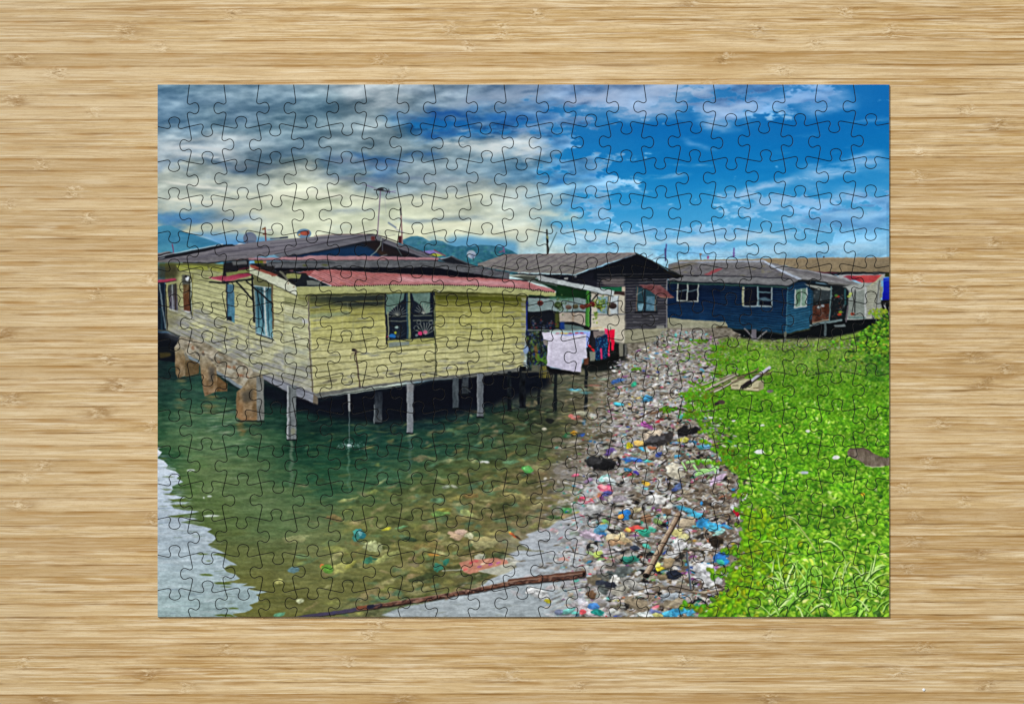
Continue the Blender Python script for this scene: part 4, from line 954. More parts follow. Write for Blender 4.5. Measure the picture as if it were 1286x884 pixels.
    poly([(680.5,417),(690,417),(698,420),(704,421),(716,422),(736,419.5),(736.6,449.5),(731,451),(729.5,467),(716,466),(700,462.5),(686.5,459),(687,440),(687.5,428),(682,427)],
         [(0,(204,200,216)),(.6,(196,192,210)),(1,(182,178,198))], var=5, nz=(5,9), seed=116)
    poly([(681,427),(687,428),(687,434),(683,433)], (150,140,136), al=.8); line([(694,426),(691,458)], 1.4, (178,170,190), al=.5, soft=1); line([(712,424),(716,462)], 1.6, (216,212,226), al=.5, soft=1.2)
    for (x, c) in [(700,(190,120,140)),(706,(200,140,60)),(711,(210,170,60)),(716,(150,60,60)),(724,(170,60,60)),(730,(160,50,70))]: blob(x, 418.5, 2.6, 1, c, al=.8)
    poly([(686,460),(700,463),(728,468),(728,470),(690,470)], (10,10,14), soft=.6)

# ---------- water
def paint_water():
    xs = [198, 230, 270, 330, 400, 470, 540, 600, 660, 700, 740, 780, 1117]
    ys = [420, 465, 500, 525, 560, 600, 650, 700, 740, 775]
    T = [
     [(8,20,26)]*8 + [(50,54,44),(70,72,56),(76,76,58),(90,88,74),(90,88,74)],
     [(18,40,40),(22,56,50),(20,50,46),(12,30,30),(5,10,22),(5,10,22),(6,12,24),(20,32,34),(66,72,60),(84,88,70),(88,88,70),(112,104,92),(112,104,92)],
     [(24,60,48),(44,82,62),(34,72,56),(14,40,36),(4,14,26),(4,14,26),(6,18,30),(20,38,38),(44,52,44),(66,70,54),(88,84,64),(120,110,92),(120,110,92)],
     [(30,70,46),(62,98,66),(46,84,58),(18,54,42),(8,36,32),(8,34,36),(10,38,40),(26,56,44),(34,52,34),(48,56,38),(96,88,66),(120,108,88),(120,108,88)],
     [(38,82,50),(72,106,66),(78,110,70),(46,84,54),(16,58,42),(18,60,48),(24,66,50),(50,82,54),(70,84,50),(76,82,54),(112,102,86),(128,114,98),(128,114,98)],
     [(56,92,48),(80,110,58),(88,112,66),(78,106,64),(30,76,50),(50,90,60),(76,98,54),(92,100,54),(96,94,54),(108,96,64),(150,146,140),(150,140,130),(150,140,130)],
     [(80,104,52),(74,98,48),(84,106,56),(84,108,64),(88,108,66),(94,108,56),(100,104,58),(104,100,58),(108,100,64),(120,110,84),(152,154,160),(150,146,140),(150,146,140)],
     [(96,110,60),(96,106,52),(98,108,56),(98,106,56),(106,112,64),(110,112,60),(108,106,54),(112,104,58),(134,132,112),(150,154,152),(156,160,164),(156,152,144),(156,152,144)],
     [(100,108,60),(100,106,52),(100,104,50),(102,104,50),(106,108,56),(110,110,58),(104,102,54),(108,104,64),(150,154,150),(150,156,158),(156,160,162),(156,152,144),(156,152,144)],
     [(100,108,60),(100,106,52),(100,104,50),(102,102,46),(104,104,54),(110,112,74),(130,134,120),(146,152,146),(146,154,158),(150,156,160),(156,160,162),(156,152,144),(156,152,144)]]
    wx = (full(50, 12, 4, .6, 120) - .5) * 60; wy = (full(40, 8, 4, .6, 121) - .5) * 24
    base = color_grid(xs, ys, T, (wx, wy))
    n = full(22, 3.2, 5, .62, 122); n2 = full(9, 2.2, 4, .6, 123)
    g_ = base.mean(-1, keepdims=True); base = base * .88 + g_ * .12
    base = base + ((n - .5) * .10 + (n2 - .5) * .05)[..., None] * np.array([1, 1, .8], np.float32)
    sl, m = cov([(190,440),(230,440),(400,500),(660,462),(700,465),(790,440),(1125,420),(1125,782),(190,782)])
    put(sl, m, base[sl])
    # reflections of the stumps and posts: warm, broken
    for (x0, x1, y0, y1, c) in [(221,233,474,512,(104,104,70)),(254,274,496,520,(110,98,60)),(297,308,529,546,(124,96,52)),(308,331,529,552,(70,88,62)),(262,300,500,530,(84,112,76))]:
        for k in range(16):
            y = RS.uniform(y0, y1); blob((x0 + x1) / 2 + RS.normal(0, 2), y, (x1 - x0) / 2 * RS.uniform(.5, 1.1), RS.uniform(.6, 1.6), c, al=.4, soft=1.5)
    for (x, y0, y1, w, c) in [(366,554,612,5,(104,124,104)),(475,532,560,5,(34,60,56)),(515,546,600,5,(62,92,84)),(603,526,566,5,(58,80,66)),(438,566,620,3,(80,116,96)),(572,514,530,5,(24,44,46))]:
        for k in range(int((y1 - y0) / 2)):
            y = y0 + k * 2 + RS.uniform(-.5, .5); f = 1 - (y - y0) / (y1 - y0)
            blob(x + math.sin(y * .35) * 1.2, y, w / 2 * RS.uniform(.7, 1.2), 1.3, c, al=.25 + .4 * f, soft=1.2)
    # pale reflection patches of the yellow wall
    for _ in range(230):
        x = RS.uniform(225, 345); y = RS.uniform(510, 640)
        blob(x, y, RS.uniform(3, 14), RS.uniform(.6, 1.6), (120,140,92) if RS.rand() < .6 else (150,164,130), al=.16, soft=1.6)
    for _ in range(60):
        x = RS.uniform(250, 310); y = RS.uniform(505, 560); blob(x, y, RS.uniform(2, 9), RS.uniform(.4, 1), (160,172,150), al=.25, soft=1, rot=-.1)
    # ripples
    for _ in range(500):
        x = RS.uniform(200, 700); y = RS.uniform(470, 775)
        k = (y - 440) / 340
        blob(x, y, RS.uniform(2, 10) * (.5 + k), RS.uniform(.3, .8) * (.6 + k), (150,164,130) if RS.rand() < .4 else (40,62,36), al=.13, soft=.8)
    # shapes lying under the water
    r = np.random.RandomState(77)
    pal = [(150,140,82),(134,124,70),(160,156,110),(120,104,64),(92,120,84),(80,116,90),(140,120,90),(170,166,120),(60,96,80),(150,130,100),(128,134,70)]
    def dens(x, y): return np.interp(x, [380, 470, 560, 640, 760], [.05, .35, .7, 1, 1]) * np.interp(y, [500, 545, 600, 700], [0 if x < 560 else .6, .35 if x < 500 else .8, 1, 1])
    for _ in range(2300):
        x = r.uniform(370, 760); y = r.uniform(480, 772)
        if r.rand() > dens(x, y): continue
        if y > 700 and x > 640: continue
        k = .5 + (y - 480) / 300
        c = pal[r.randint(len(pal))]
        if r.rand() < .3: c = (44,52,28)
        rr = [(r.uniform(2, 7) * k, r.uniform(1, 3) * k) for _ in range(r.randint(5, 8))]
        q_ = 1.7 if r.rand() < .14 else 1.0; rag(x, y, r.uniform(2, 9) * k * q_, r.uniform(.8, 2.8) * k * q_, tuple(min(255, v * 1.08) for v in c), al=r.uniform(.2, .6), rot=r.uniform(-.6, .3), soft=2.2, k=.6, var=.3)
    # murk over them, streaky light
    for _ in range(700):
        x = r.uniform(380, 740); y = r.uniform(520, 772)
        if y > 720 and x > 560: continue
        blob(x, y, r.uniform(2, 12), r.uniform(.4, 1.1), (136,134,72) if r.rand() < .6 else (70,78,40), al=.20, rot=r.uniform(-.2, .1), soft=1)
    # mirror-bright sky patch, lower left
    edge = [(203,561),(198,563.5),(204,567),(198,575),(206,578),(211,584),(209,588),(220,591),(226,596),(222,600),(231,605),(216,610),(217,614),(213,619),(233,624),(218,627),(214,630),(241,630.5),(216,634),(219,638),(251,642),(222,646.5),(249,651.5),(227,655),(241,658),(252,659.6),(266,663.5),(260,667),(268,671),(272,675),(267,680),(261,683.5),(272,689),(284,694),(270,694.5),(283,700),(298,709),(287,709),(281,713),(285,717),(296,721),(302,725.5),(294,728.5),(274,731),(296,731.5),(311,732),(304,735),(322,735.6),(313,739),(320,741),(337,742.6),(321,746),(326,749),(324,755),(313,759),(318,763),(308,768),(292,770),(300,775),(303,780),(190,780),(190,561)]
    poly(edge, [(0,(206,216,228)),(.3,(176,190,204)),(.6,(162,177,186)),(1,(146,168,168))], var=16, nz=(24,4), seed=124)
    for _ in range(260):
        y = RS.uniform(570, 774); xm = np.interp(y, [570, 650, 700, 774], [206, 246, 282, 304]); x = RS.uniform(198, xm)
        blob(x, y, RS.uniform(3, 12), RS.uniform(.3, .9), [(206,218,228),(112,130,146),(136,150,160),(196,204,210)][RS.randint(4)], al=.30, soft=.7)
    for _ in range(120):
        y = RS.uniform(575, 774); xm = np.interp(y, [570, 650, 700, 774], [204, 240, 276, 300]); x = xm - abs(RS.normal(0, 16)); line([(x, y), (x + RS.uniform(3, 12), y + RS.uniform(-.4, .8))], RS.uniform(.4, 1), [(110,128,120),(214,224,230),(96,112,84)][RS.randint(3)], al=.5)
    for (x, y, a, b) in [(224,627,12,1.1),(226,634.5,11,1.2),(222,648,10,1.2),(213,620,7,.9),(210,614,6,.7),(255,695,7,.9),(276,696,8,1),(259.5,721.5,8,1.4),(280,732,11,1.5),(293.5,763.5,6,1.1),(283,772,12,1.6),(212,598,6,.6),(205,575,4,.6),(262,703.5,3,.6),(284,736,6,.6)]:
        blob(x, y, a, b, (86,102,48), rot=.04, soft=.6)
    for (x, y, a) in [(265,647,10),(263,623,3),(256,624.5,1),(240,590,5)]: blob(x, y, a, 1.3, (196,206,200), al=.85, soft=.6)
    # second mirror patch, lower middle to the shore
    pts = [(742,552),(730,566),(716,576),(704,580),(694,590),(700,598),(716,602),(728,598),(742,604),(736,612),(724,632),(722,645),(712,650),(700,654),(690,661),(680,664),(668,668),(660,671),(664,674),(651,680),(655,684),(668,690),(650,691),(638,695),(646,700),(644,706),(649,712),(636,718),(620,724),(606,731),(604,736),(590,742),(560,750),(530,757),(505,762),(478,772),(520,780),(790,780),(800,740),(790,600),(775,560)]
    poly(pts, [(0,(142,138,134)),(.3,(154,156,162)),(.6,(168,175,182)),(1,(160,170,174))], var=18, nz=(18,4), seed=125, soft=.4)
    poly([(690,586),(713,574),(735,556),(742,548),(752,552),(745,580),(735,610),(718,604),(690,606)], (118,110,98), al=.75, soft=4)
    for _ in range(70): rag(RS.uniform(690,752), RS.uniform(550,612), RS.uniform(4,12), RS.uniform(.6,2), [(150,142,134),(96,88,66),(130,120,104),(110,104,84)][RS.randint(4)], al=.5, soft=1.2)
    for _ in range(420):
        x = RS.uniform(480, 770); y = RS.uniform(600, 774)
        if (x - 480) * 1 + (y - 775) * 2.1 < 0: continue
        blob(x, y, RS.uniform(1.5, 8), RS.uniform(.3, .8), [(184,190,194),(96,104,108),(120,126,130),(110,112,84)][RS.randint(4)], al=.3, soft=.6, rot=-.1)
    for (a, b, w_) in [((660,690),(682,692),1.4),((655,606),(690,612),1.2),((690,606),(735,612),2),((606,733),(612,727),3)]: line([a, b], w_, (92,88,52), al=.6, soft=.8)
    for (x, y) in [(700,684),(707,681),(722,687),(712,697),(690,706),(680,712),(732,702),(655,704)]: blob(x, y, 5, .8, (84,70,50), al=.7, soft=.5, rot=-.15)
    # murky water between trash and porch
    for _ in range(420):
        x = RS.uniform(640, 790); y = RS.uniform(466, 560)
        if x < 690 and y > 500: continue
        blob(x, y, RS.uniform(2, 9), RS.uniform(.4, 1.3), [(56,60,40),(120,114,92),(96,92,70),(40,44,34),(150,140,120),(80,70,50)][RS.randint(6)], al=.35, soft=.8, rot=RS.uniform(-.1, .1))
    for (x, y0, y1, w_) in [(655,466,508,4),(677,464,506,3.4),(697.5,467,514,4.4),(736,462,522,4)]:
        line([(x, y0), (x - .6, y1)], w_, (18,24,26), soft=.3)
    for (x, y) in [(697,516),(734,524),(676,508)]:
        for k in range(5): blob(x, y + k * 2.2, 3.4 - k * .3, 1, (22,34,30), al=.7 - k * .1, soft=.8)
    for k in range(9): line([(614, 484 + k * 3.1), (632 + RS.uniform(-3, 2), 485 + k * 3.1)], .7, (96,104,104), al=.5)
    for k in range(9): line([(644, 500 + k * 1.9), (660 + RS.uniform(-3, 2), 500.5 + k * 1.9)], .7, (96,104,104), al=.5)
    poly([(682,466),(692,466),(693,484),(684,484)], (84,66,46), al=.6, soft=1.5)
    # named floating things
    for (x, y, rx, ry, c, rot) in [(607,580,7,1.8,(222,226,222),.05),(663,589.5,7.5,4,(84,178,84),.3),(661,588,3,2,(140,220,130),.3),(640,580,10,2.4,(100,140,104),-.1),(559,611,5,2.4,(150,160,140),-.2),(570,610,4,1.6,(166,170,150),.3),
            (452,670,6,6,(40,124,140),.2),(452,669,3,4,(110,160,160),.2),(486,663.5,7,1.8,(196,192,60),-.15),(470,686,13,6,(176,184,136),.1),(466,703,8,3.6,(44,104,84),-.1),(575,671,11,5.5,(196,166,140),0),(579,667,7,3.4,(214,184,166),0),(590,672,6,3.4,(206,204,170),.1),
            (586,643,8,4,(164,176,110),.3),(552,645,12,4,(110,150,80),-.1),(608,681,17,7,(150,146,104),0),(608,676,12,3,(170,160,110),0),(551,711,7,5,(52,124,104),-.4),(560,705,5,3,(44,120,100),-.6),(643,703,8,3.4,(198,196,184),.1),(603,699,7,5,(190,190,172),0),
            (484,700,22,4,(150,156,96),-.4),(545,696,10,1.4,(180,130,60),0),(405,711,3,4,(206,110,60),.3),(411,713,7,5,(86,140,50),.2),(427,713,10,6,(156,156,92),-.3),(368,715,7,3.4,(90,124,136),0),(377,754,5,2.6,(190,196,160),-.2),(350,729,6,3,(170,170,104),.2),(420,650,12,4,(130,112,72),.1),(350,771,7,2.4,(90,150,120),-.2),
            (447,672,4,7,(60,130,120),0),(437,627,14,2,(150,158,100),-.2),(440,709,9,3,(140,140,70),-.5),(520,708,8,3,(128,118,90),0),(530,725,16,4,(56,66,40),-.3),(515,677,9,3,(44,62,44),.1),(505,661,6,2,(110,160,110),-.2),(640,668,2,1.4,(210,190,80),.6),(645,672,6,1.6,(190,90,50),.6),(651,675,5,1.4,(60,40,30),.7),
            (716,641,12,3.6,(48,126,64),.05),(736,628,10,4.4,(190,50,80),.2),(737,626,6,3,(206,90,110),.2),(694,649,9,2.4,(60,90,50),0),(727,669,10,3,(134,166,136),0),(695,665,5,2.4,(196,130,140),.2),(708,702,9,2.4,(190,140,128),.05),(722,524,8,3.4,(196,110,104),.2),(732,519,12,2.6,(160,160,138),0),(744,522,6,3.2,(206,204,196),.3),(683,538,3.4,2,(196,190,170),.2),(718,545,8,3.4,(120,110,50),-.1),(713,546,6,3,(34,96,60),0),(721,543,4,2.4,(196,140,40),0),(729,546,5,2.4,(40,76,160),-.3),(727,490,14,2.4,(130,150,130),-.1),(720,489,8,1.4,(80,156,180),0),(735,493,8,1.4,(96,150,150),0),(733,530,2.6,4,(24,80,120),0),(748,554,9,2.2,(40,110,170),.1),(690,528,5,3,(16,18,20),.2),(745,484,9,1.2,(170,110,96),0),(757,476,9,1.2,(140,160,140),0),
            (628,612,12,3,(140,128,84),-.3),(646,622,16,4,(150,142,92),.1),(560,640,9,3,(130,130,60),0),(548,628,10,2.6,(80,112,84),0),(590,622,10,3,(120,100,60),0)]:
        rag(x, y, rx, ry, c, al=.85, rot=rot, k=.4, soft=1.0, var=.3)
    poly([(576,706),(590,702),(622,700),(636,702),(640,708),(630,712),(610,715),(590,720),(582,717)], (196,132,112), al=.9, var=18, nz=(5,3), seed=126)
    poly([(600,716),(625,710),(640,706),(648,706),(644,714),(628,722),(606,718)], (176,176,162), al=.9)
    for (x, y, c) in [(592,706,(196,60,70)),(602,711,(150,90,150)),(616,708,(160,80,150)),(626,706,(170,90,150)),(584,714,(210,90,90)),(598,704,(210,90,96)),(611,703,(226,180,150)),(606,707,(230,220,190))]: blob(x, y, 3, 1.4, c, al=.7, rot=-.3)
    line([(556,716),(581,714.5)], 1.4, (180,184,170), al=.8)

# ---------- littered shore
def shore_l(y): return np.interp(y, [415, 440, 455, 470, 490, 510, 540, 560, 600, 640, 680, 720, 775], [835, 800, 772, 768, 768, 765, 752, 742, 738, 742, 740, 742, 735])
def shore_r(y): return np.interp(y, [415, 430, 445, 460, 475, 490, 505, 520, 535, 550, 565, 580, 600, 640, 680, 700, 730, 745, 775], [880, 905, 905, 893, 905, 872, 868, 866, 884, 898, 900, 912, 926, 930, 926, 912, 914, 905, 880])
TR = np.random.RandomState(99)
WH = [(204,203,202),(186,185,184),(220,220,220),(172,172,174),(198,193,184),(160,160,162)]
BR = [(138,124,106),(104,92,78),(158,144,124),(78,66,56),(122,104,84),(176,162,140),(92,84,78),(144,134,120)]
DK = [(26,26,28),(40,38,36),(16,18,22),(54,50,46)]
CO = [(40,140,196),(60,160,210),(206,60,70),(46,150,120),(210,180,60),(200,120,150),(60,80,160),(110,190,200),(220,130,90),(120,180,90),(150,80,150),(230,110,130),(90,200,190)]
def scrap(x, y, k, c, al=.95):
    rx = k * TR.uniform(.8, 2.4); ry = k * TR.uniform(.32, .85)
    rot = TR.uniform(-.7, .5) if TR.rand() < .75 else TR.uniform(0, 3)
    if k < 1.1 or TR.rand() < .5:
        n = TR.randint(4, 7)
        rr = [(rx * TR.uniform(.55, 1.2), ry * TR.uniform(.55, 1.2)) for _ in range(n)]
        if TR.rand() < .5: convex(x + .3, y + .4, rr, tuple(v * .35 for v in c), al=.5, rot=rot)
        convex(x, y, rr, c, al=al * .9, col2=tuple(min(255, v * TR.uniform(.7, 1.1)) for v in c), rot=rot)
    else:
        rag(x, y, rx, ry, c, al=al * .92, rot=rot, k=.65, var=.22, shadow=.28)
def pick(pw, pb, pd):
    q = TR.rand()
    L_ = WH if q < pw else BR if q < pw + pb else DK if q < pw + pb + pd else CO
    c = L_[TR.randint(len(L_))]; f = TR.uniform(.8, 1.08)
    return tuple(min(255, v * f) for v in c)
def paint_shore():
    ys = np.arange(415, 776, 8.)
    poly([(shore_l(y) + 10, y) for y in ys] + [(shore_r(y), y) for y in ys[::-1]], (146,140,132), soft=5, var=44, nz=(6,2.4), seed=131)
    poly([(790,600),(880,560),(925,600),(925,700),(900,775),(770,775),(765,730),(800,690)], (96,82,66), soft=10, al=.7, var=20, nz=(6,4), seed=132)
    todo = []
    N = 11500
    for _ in range(N):
        y = 415 + 360 * TR.rand() ** 1.15
        l, r_ = shore_l(y), shore_r(y)
        t = TR.rand()
        x = l + (r_ - l) * t + TR.normal(0, 3)
        near_water = t < .35
        if near_water and y > 560 and TR.rand() < .45: continue
        k = np.interp(y, [415, 460, 540, 640, 775], [.9, 1.35, 2.2, 3.2, 4.4]) * TR.choice([.5, .7, 1, 1.4], p=[.35, .3, .25, .1])
        todo.append((y, x, k, t))
    for _ in range(900):
        y = 470 + 305 * TR.rand() ** .8; t = TR.rand(); x = shore_l(y) + (shore_r(y) - shore_l(y)) * t + TR.normal(0, 3)
        q = np.interp(y, [470, 775], [.5, 1.25]); c = pick(.5, .36, .10); g_ = sum(c) / 3; c = tuple(v * .7 + g_ * .3 for v in c)
        rag(x, y, q * TR.uniform(3, 9), q * TR.uniform(1.2, 4), c, al=.85, rot=TR.uniform(-.7, .4), k=.6, var=.25, shadow=.3)
    todo = [q for q in todo if TR.rand() < .62 or q[0] < 480]
    todo.sort()
    for y, x, k, t in todo:
        if y < 520: c = pick(.60, .25, .06)
        elif y < 640: c = pick(.54 if t < .6 else .32, .31 if t < .6 else .47, .07)
        else: c = pick(.42, .42, .08)
        if y > 575 and y < 700 and t > .66 and TR.rand() < .6: c = BR[TR.randint(len(BR))]; k *= .55
        scrap(x, y, k, c)
    # twigs
    for _ in range(420):
        y = TR.uniform(470, 772); x = TR.uniform(shore_l(y) + 25, shore_r(y) + 2); L_ = TR.uniform(3, 14) * (.4 + (y - 430) / 400); a = TR.uniform(-.9, .5)
        line([(x, y), (x + L_ * math.cos(a), y + L_ * math.sin(a))], TR.uniform(.4, 1.1), [(70,56,44),(150,132,110),(100,84,66),(184,170,150)][TR.randint(4)], al=.85)
    # thin pale film of plastic in the shallows
    for _ in range(620):
        y = TR.uniform(585, 772); x = shore_l(y) + TR.normal(-4, 26)
        if x < 640: continue
        k = np.interp(y, [585, 775], [1.4, 3]); rag(x, y, k * TR.uniform(1, 3.2), k * TR.uniform(.4, 1.1), [(190,188,190),(150,150,156),(206,204,200),(132,126,120),(176,160,160),(96,92,86),(170,180,176)][TR.randint(7)], al=TR.uniform(.25, .75), rot=TR.uniform(-.5, .3), k=.7, soft=1)
    for _ in range(420):
        y = TR.uniform(468, 590); x = shore_l(y) + TR.normal(-8, 16)
        k = np.interp(y, [468, 590], [.9, 1.8]); rag(x, y, k * TR.uniform(1.4, 4), k * TR.uniform(.4, 1), [(150,142,130),(186,182,176),(96,90,72),(70,66,50),(130,120,100)][TR.randint(5)], al=TR.uniform(.3, .8), rot=TR.uniform(-.2, .2), k=.7, soft=.9)
    # loose drift out on the water
    for _ in range(460):
        y = TR.uniform(470, 772); x = shore_l(y) - abs(TR.normal(0, 18 if y > 560 else 9)); k = np.interp(y, [470, 775], [1, 2.8]) * TR.uniform(.4, 1)
        scrap(x, y, k, pick(.55, .2, .05), al=.8)
    # recognisable pieces
    H = [(776,478,10,3,(60,110,190)),(795,483,4,3,(40,160,120)),(813,500,8,4,(60,150,200)),(776,507,7,2,(60,170,190)),(811,534,9,3.6,(150,70,140)),(820,545,16,5,(190,172,150)),(858,541,7,7,(30,28,30)),(870,540,9,4.4,(26,26,28)),(888,541,7,5,(186,188,190)),
         (857,552,8,3.4,(206,200,80)),(830,552,20,8,(54,50,50)),(822,551,14,4,(80,78,82)),(790,559,5,4.4,(230,214,20)),(803,556.5,6.5,4,(214,176,90)),(805,563,5,2,(60,160,200)),(765,566,8,4,(110,80,160)),(755,582,18,9,(34,34,36)),(745,578,12,6,(60,60,62)),(763,585,9,6,(20,20,22)),
         (794,577,14,3,(40,90,190)),(791,575.5,10,1.6,(90,150,220)),(797,592,3,2,(60,50,160)),(800,594,2.4,2,(70,50,160)),(759,600.5,10,5,(150,206,200)),(766,603,9,4,(190,204,206)),(760,613,10,5,(230,96,130)),(757,611,5,3,(240,140,150)),(811,606,6,3.4,(214,170,50)),(762,619,8,4,(96,96,180)),(781,613,14,2.4,(160,150,150)),
         (737,604,7,2.4,(160,130,170)),(849,595,13,6,(196,188,164)),(845,588,9,7,(206,198,176)),(851,611,7,5,(84,104,150)),(846,614,4,3,(70,90,160)),(855,588,4,4,(190,190,186)),(886,560,7,3,(100,170,210)),(880,561,5,3,(60,150,160)),
         (901,601,13,4,(196,170,200)),(896,590,9,4.6,(190,196,200)),(877,593,8,5,(150,154,158)),
         (784,646,8,6,(30,110,190)),(779,648,5,3,(226,160,70)),(787,650,4,3,(40,130,200)),(826,627,14,6,(222,220,216)),(840,635,9,4,(214,212,204)),(862,640,15,3.4,(60,160,196)),(875,646,10,3.6,(60,170,206)),(883,655,9,7,(40,140,204)),(893,660,12,6,(50,160,214)),(900,664,12,4,(70,180,216)),(903,668,9,3,(150,206,196)),(912,661,6,2.4,(60,150,200)),
         (792,664,10,4,(206,60,60)),(789,665,5,3,(236,200,80)),(800,662,7,3,(220,80,70)),(808,668,9,5,(40,160,130)),(818,664,6,4,(70,180,150)),(755,663,9,5,(90,160,196)),(741,672,16,7,(190,170,190)),(770,675,10,6,(206,190,150)),(775,680,14,5,(190,150,110)),(783,677,12,3.4,(206,180,130)),(781,672,5,6,(220,200,150)),
         (792,702,10,4,(30,120,100)),(786,701,6,3,(40,140,120)),(811,684,7,3,(80,190,170)),(797,687,6,4,(50,60,80)),(750,695,6,5,(180,200,90)),(741,694,5,2,(160,190,120)),(850,668,8,6,(206,196,120)),(858,674,7,4,(196,190,130)),(853,683,10,7,(206,206,208)),(828,712,6,6,(234,216,40)),(826,709,4,3,(240,230,120)),(846,721,10,6,(34,40,56)),(838,706,9,6,(150,130,96)),(832,724,7,5,(134,116,84)),
         (889,720,19,12,(206,206,208)),(884,713,13,8,(190,192,196)),(896,727,14,8,(216,216,216)),(878,724,9,5,(178,180,182)),(903,699,11,7,(40,110,190)),(908,704,8,5,(30,130,200)),(905,706,6,3.4,(50,180,150)),(899,679,9,7,(44,36,28)),(903,676,5,3,(70,56,40)),(860,738,14,5,(120,110,100)),
         (675,744,17,7,(206,208,208)),(664,742,7,3.4,(222,222,222)),(687,754,5,2.6,(216,206,40)),(732,755,11,5,(190,190,200)),(728,764,12,6,(180,170,176)),(737,767,10,6,(222,210,214)),(731,768,5,4,(220,80,90)),(745,761,8,5,(60,120,190)),(750,768,9,4,(30,150,140)),(712,767,12,3.4,(110,190,180)),(722,769,7,2.4,(90,180,170)),(702,768,6,4,(110,120,150)),
         (768,722,9,6,(84,96,96)),(781,718,14,8,(96,106,104)),(757,724,9,6,(96,96,88)),(745,729,9,6.5,(118,106,84)),(757,739,7,6,(92,100,98)),(762,737,5,4,(120,126,122)),(779,741,13,8,(168,164,150)),(790,731,12,6,(154,152,146)),(772,729,6,8,(206,204,196)),(764,733,10,5,(40,44,56)),(752,731,6,4,(50,56,70)),(742,746,7,5,(110,80,56)),
         (815,770,14,5,(206,216,212)),(822,768,9,4,(110,120,170)),(846,768,18,6,(50,160,214)),(857,765,10,5,(60,170,220)),(838,770,9,4,(70,180,220)),(868,768,8,3.4,(70,170,214)),(826,772,8,3,(190,190,110)),(840,749,13,6,(150,160,168)),(845,757,16,6,(160,146,120)),(800,757,18,7,(150,134,108)),
         (800,640,8,3,(206,190,140)),(812,651,9,5,(150,110,80)),(826,654,7,4,(120,150,80)),(745,640,14,6,(176,176,176)),(726,610,5,3,(190,180,190)),(735,588,6,3,(180,170,160)),(779,626,10,4,(160,150,160)),(722,596,5,2,(210,90,120)),(864,654,14,6,(186,168,140)),(836,642,6,5,(140,110,84))]
    for (x, y, rx, ry, c) in H:
        rot = TR.uniform(-.5, .5)
        g_ = sum(c) / 3; c = tuple(v * .86 + g_ * .14 for v in c); rx *= .84; ry *= .80
        rag(x, y, rx * 1.08, ry * 1.1, c, al=.97, rot=rot, k=.42, var=.34, shadow=.5)
        for q in range(int(rx * ry / 14) + 1):
            f = TR.uniform(.65, 1.3)
            rag(x + TR.normal(0, rx * .35), y + TR.normal(0, ry * .35), rx * .35, ry * .25, tuple(min(255, v * f) for v in c), al=.55, rot=TR.uniform(-1, 1), k=.6)
    line([(818,519),(848,511)], 2.6, (110,84,66)); line([(800,526),(822,514)], 1.6, (60,44,36)); line([(846,512),(858,514)], 2, (76,60,52))
    line([(843,573),(852,560),(860,548)], 1, (190,184,170)); line([(862,566),(880,580)], 1, (170,160,150))
    for a, b, w_ in [((862,580),(890,577),3.6),((880,590),(898,588),3.4),((874,596),(901,586),3.6),((871,584),(878,594),3),((892,578),(898,592),2.6),((856,580),(862,590),2)]: line([a, b], w_, (140,196,110)); line([(a[0], a[1] - .8), (b[0], b[1] - .8)], 1, (190,230,160))
    poly([(902,574),(909,570),(911,575),(905,579)], (40,140,210))
    # bamboo pole, grey rod, curved root
    line([(852,646),(812,721)], [6.4, 7.6], (44,36,30), soft=.6); line([(851,645.5),(811,720.5)], [5.6, 6.8], (150,128,108)); line([(849.6,645),(809.8,719)], [1.6, 2], (190,172,150)); line([(853,647),(813,722)], [1.2, 1.6], (104,82,66))
    for t in (.18, .34, .52, .7): x, y = 851 - 40 * t, 645.5 + 75 * t; line([(x - 3, y - 1.6), (x + 3, y + 1.6)], .8, (96,78,62), al=.8)
    blob(811, 722, 3.8, 2.8, (24,18,16), rot=.4)
    line([(862,693),(867,738)], 2.2, (70,78,88)); line([(863,693),(868,738)], .8, (120,130,140))
    line([(868,741),(885,743.5),(905,739),(917,732)], 1.6, (170,156,136)); line([(868,742.6),(885,745),(905,740.6)], .8, (84,70,56)); line([(820,740),(845,736),(868,741)], 3, (110,98,84), soft=1); line([(876,750),(888,758)], 2, (40,44,50))
    line([(933,600),(925,618),(915,640)], 1.4, (170,158,146)); line([(919,636),(928,649)], 4.6, (206,210,214)); line([(922,641),(926,646)], 4.6, (190,30,50))
    # log across the foreground
    for pts, w_, c in [([(640,729),(733,718.5)], [5.2, 6], (92,62,50)), ([(360,776),(420,768.5),(470,761),(540,750.5),(600,740),(640,732),(733,721.5)], [2.6, 3.6, 4.8, 5.2, 5.4, 5.6, 6.2], (84,60,52))]:
        line([(x, y + 1.4) for x, y in pts], w_, (26,22,20), al=.7, soft=.6); line(pts, w_, c)
    line([(360,776),(420,768.5),(450,764)], [3, 4, 5], (64,62,84), al=.85); line([(450,763),(462,761.4)], 5, (130,78,54), al=.9); line([(463,761.5),(478,759)], 5, (30,34,52), al=.9)
    line([(470,758.5),(540,748),(600,737.6),(640,729.6),(733,718.8)], [1.2,1.3,1.4,1.4,1.6], (156,126,108), al=.75); line([(470,763),(540,752.6),(640,734),(733,724)], 1.4, (48,28,24), al=.8)
    for _ in range(200):
        t = TR.rand(); x = 470 + 262 * t; y = np.interp(x, [470, 540, 600, 640, 733], [761, 750.5, 740, 732, 721.5]) + TR.normal(0, 1.4)
        blob(x, y, TR.uniform(1, 4), TR.uniform(.4, 1), [(150,104,84),(56,34,30),(120,76,56),(174,140,120),(40,24,22)][TR.randint(5)], al=.6, rot=-.16)
    blob(733, 720.8, 2, 3.4, (34,22,20))

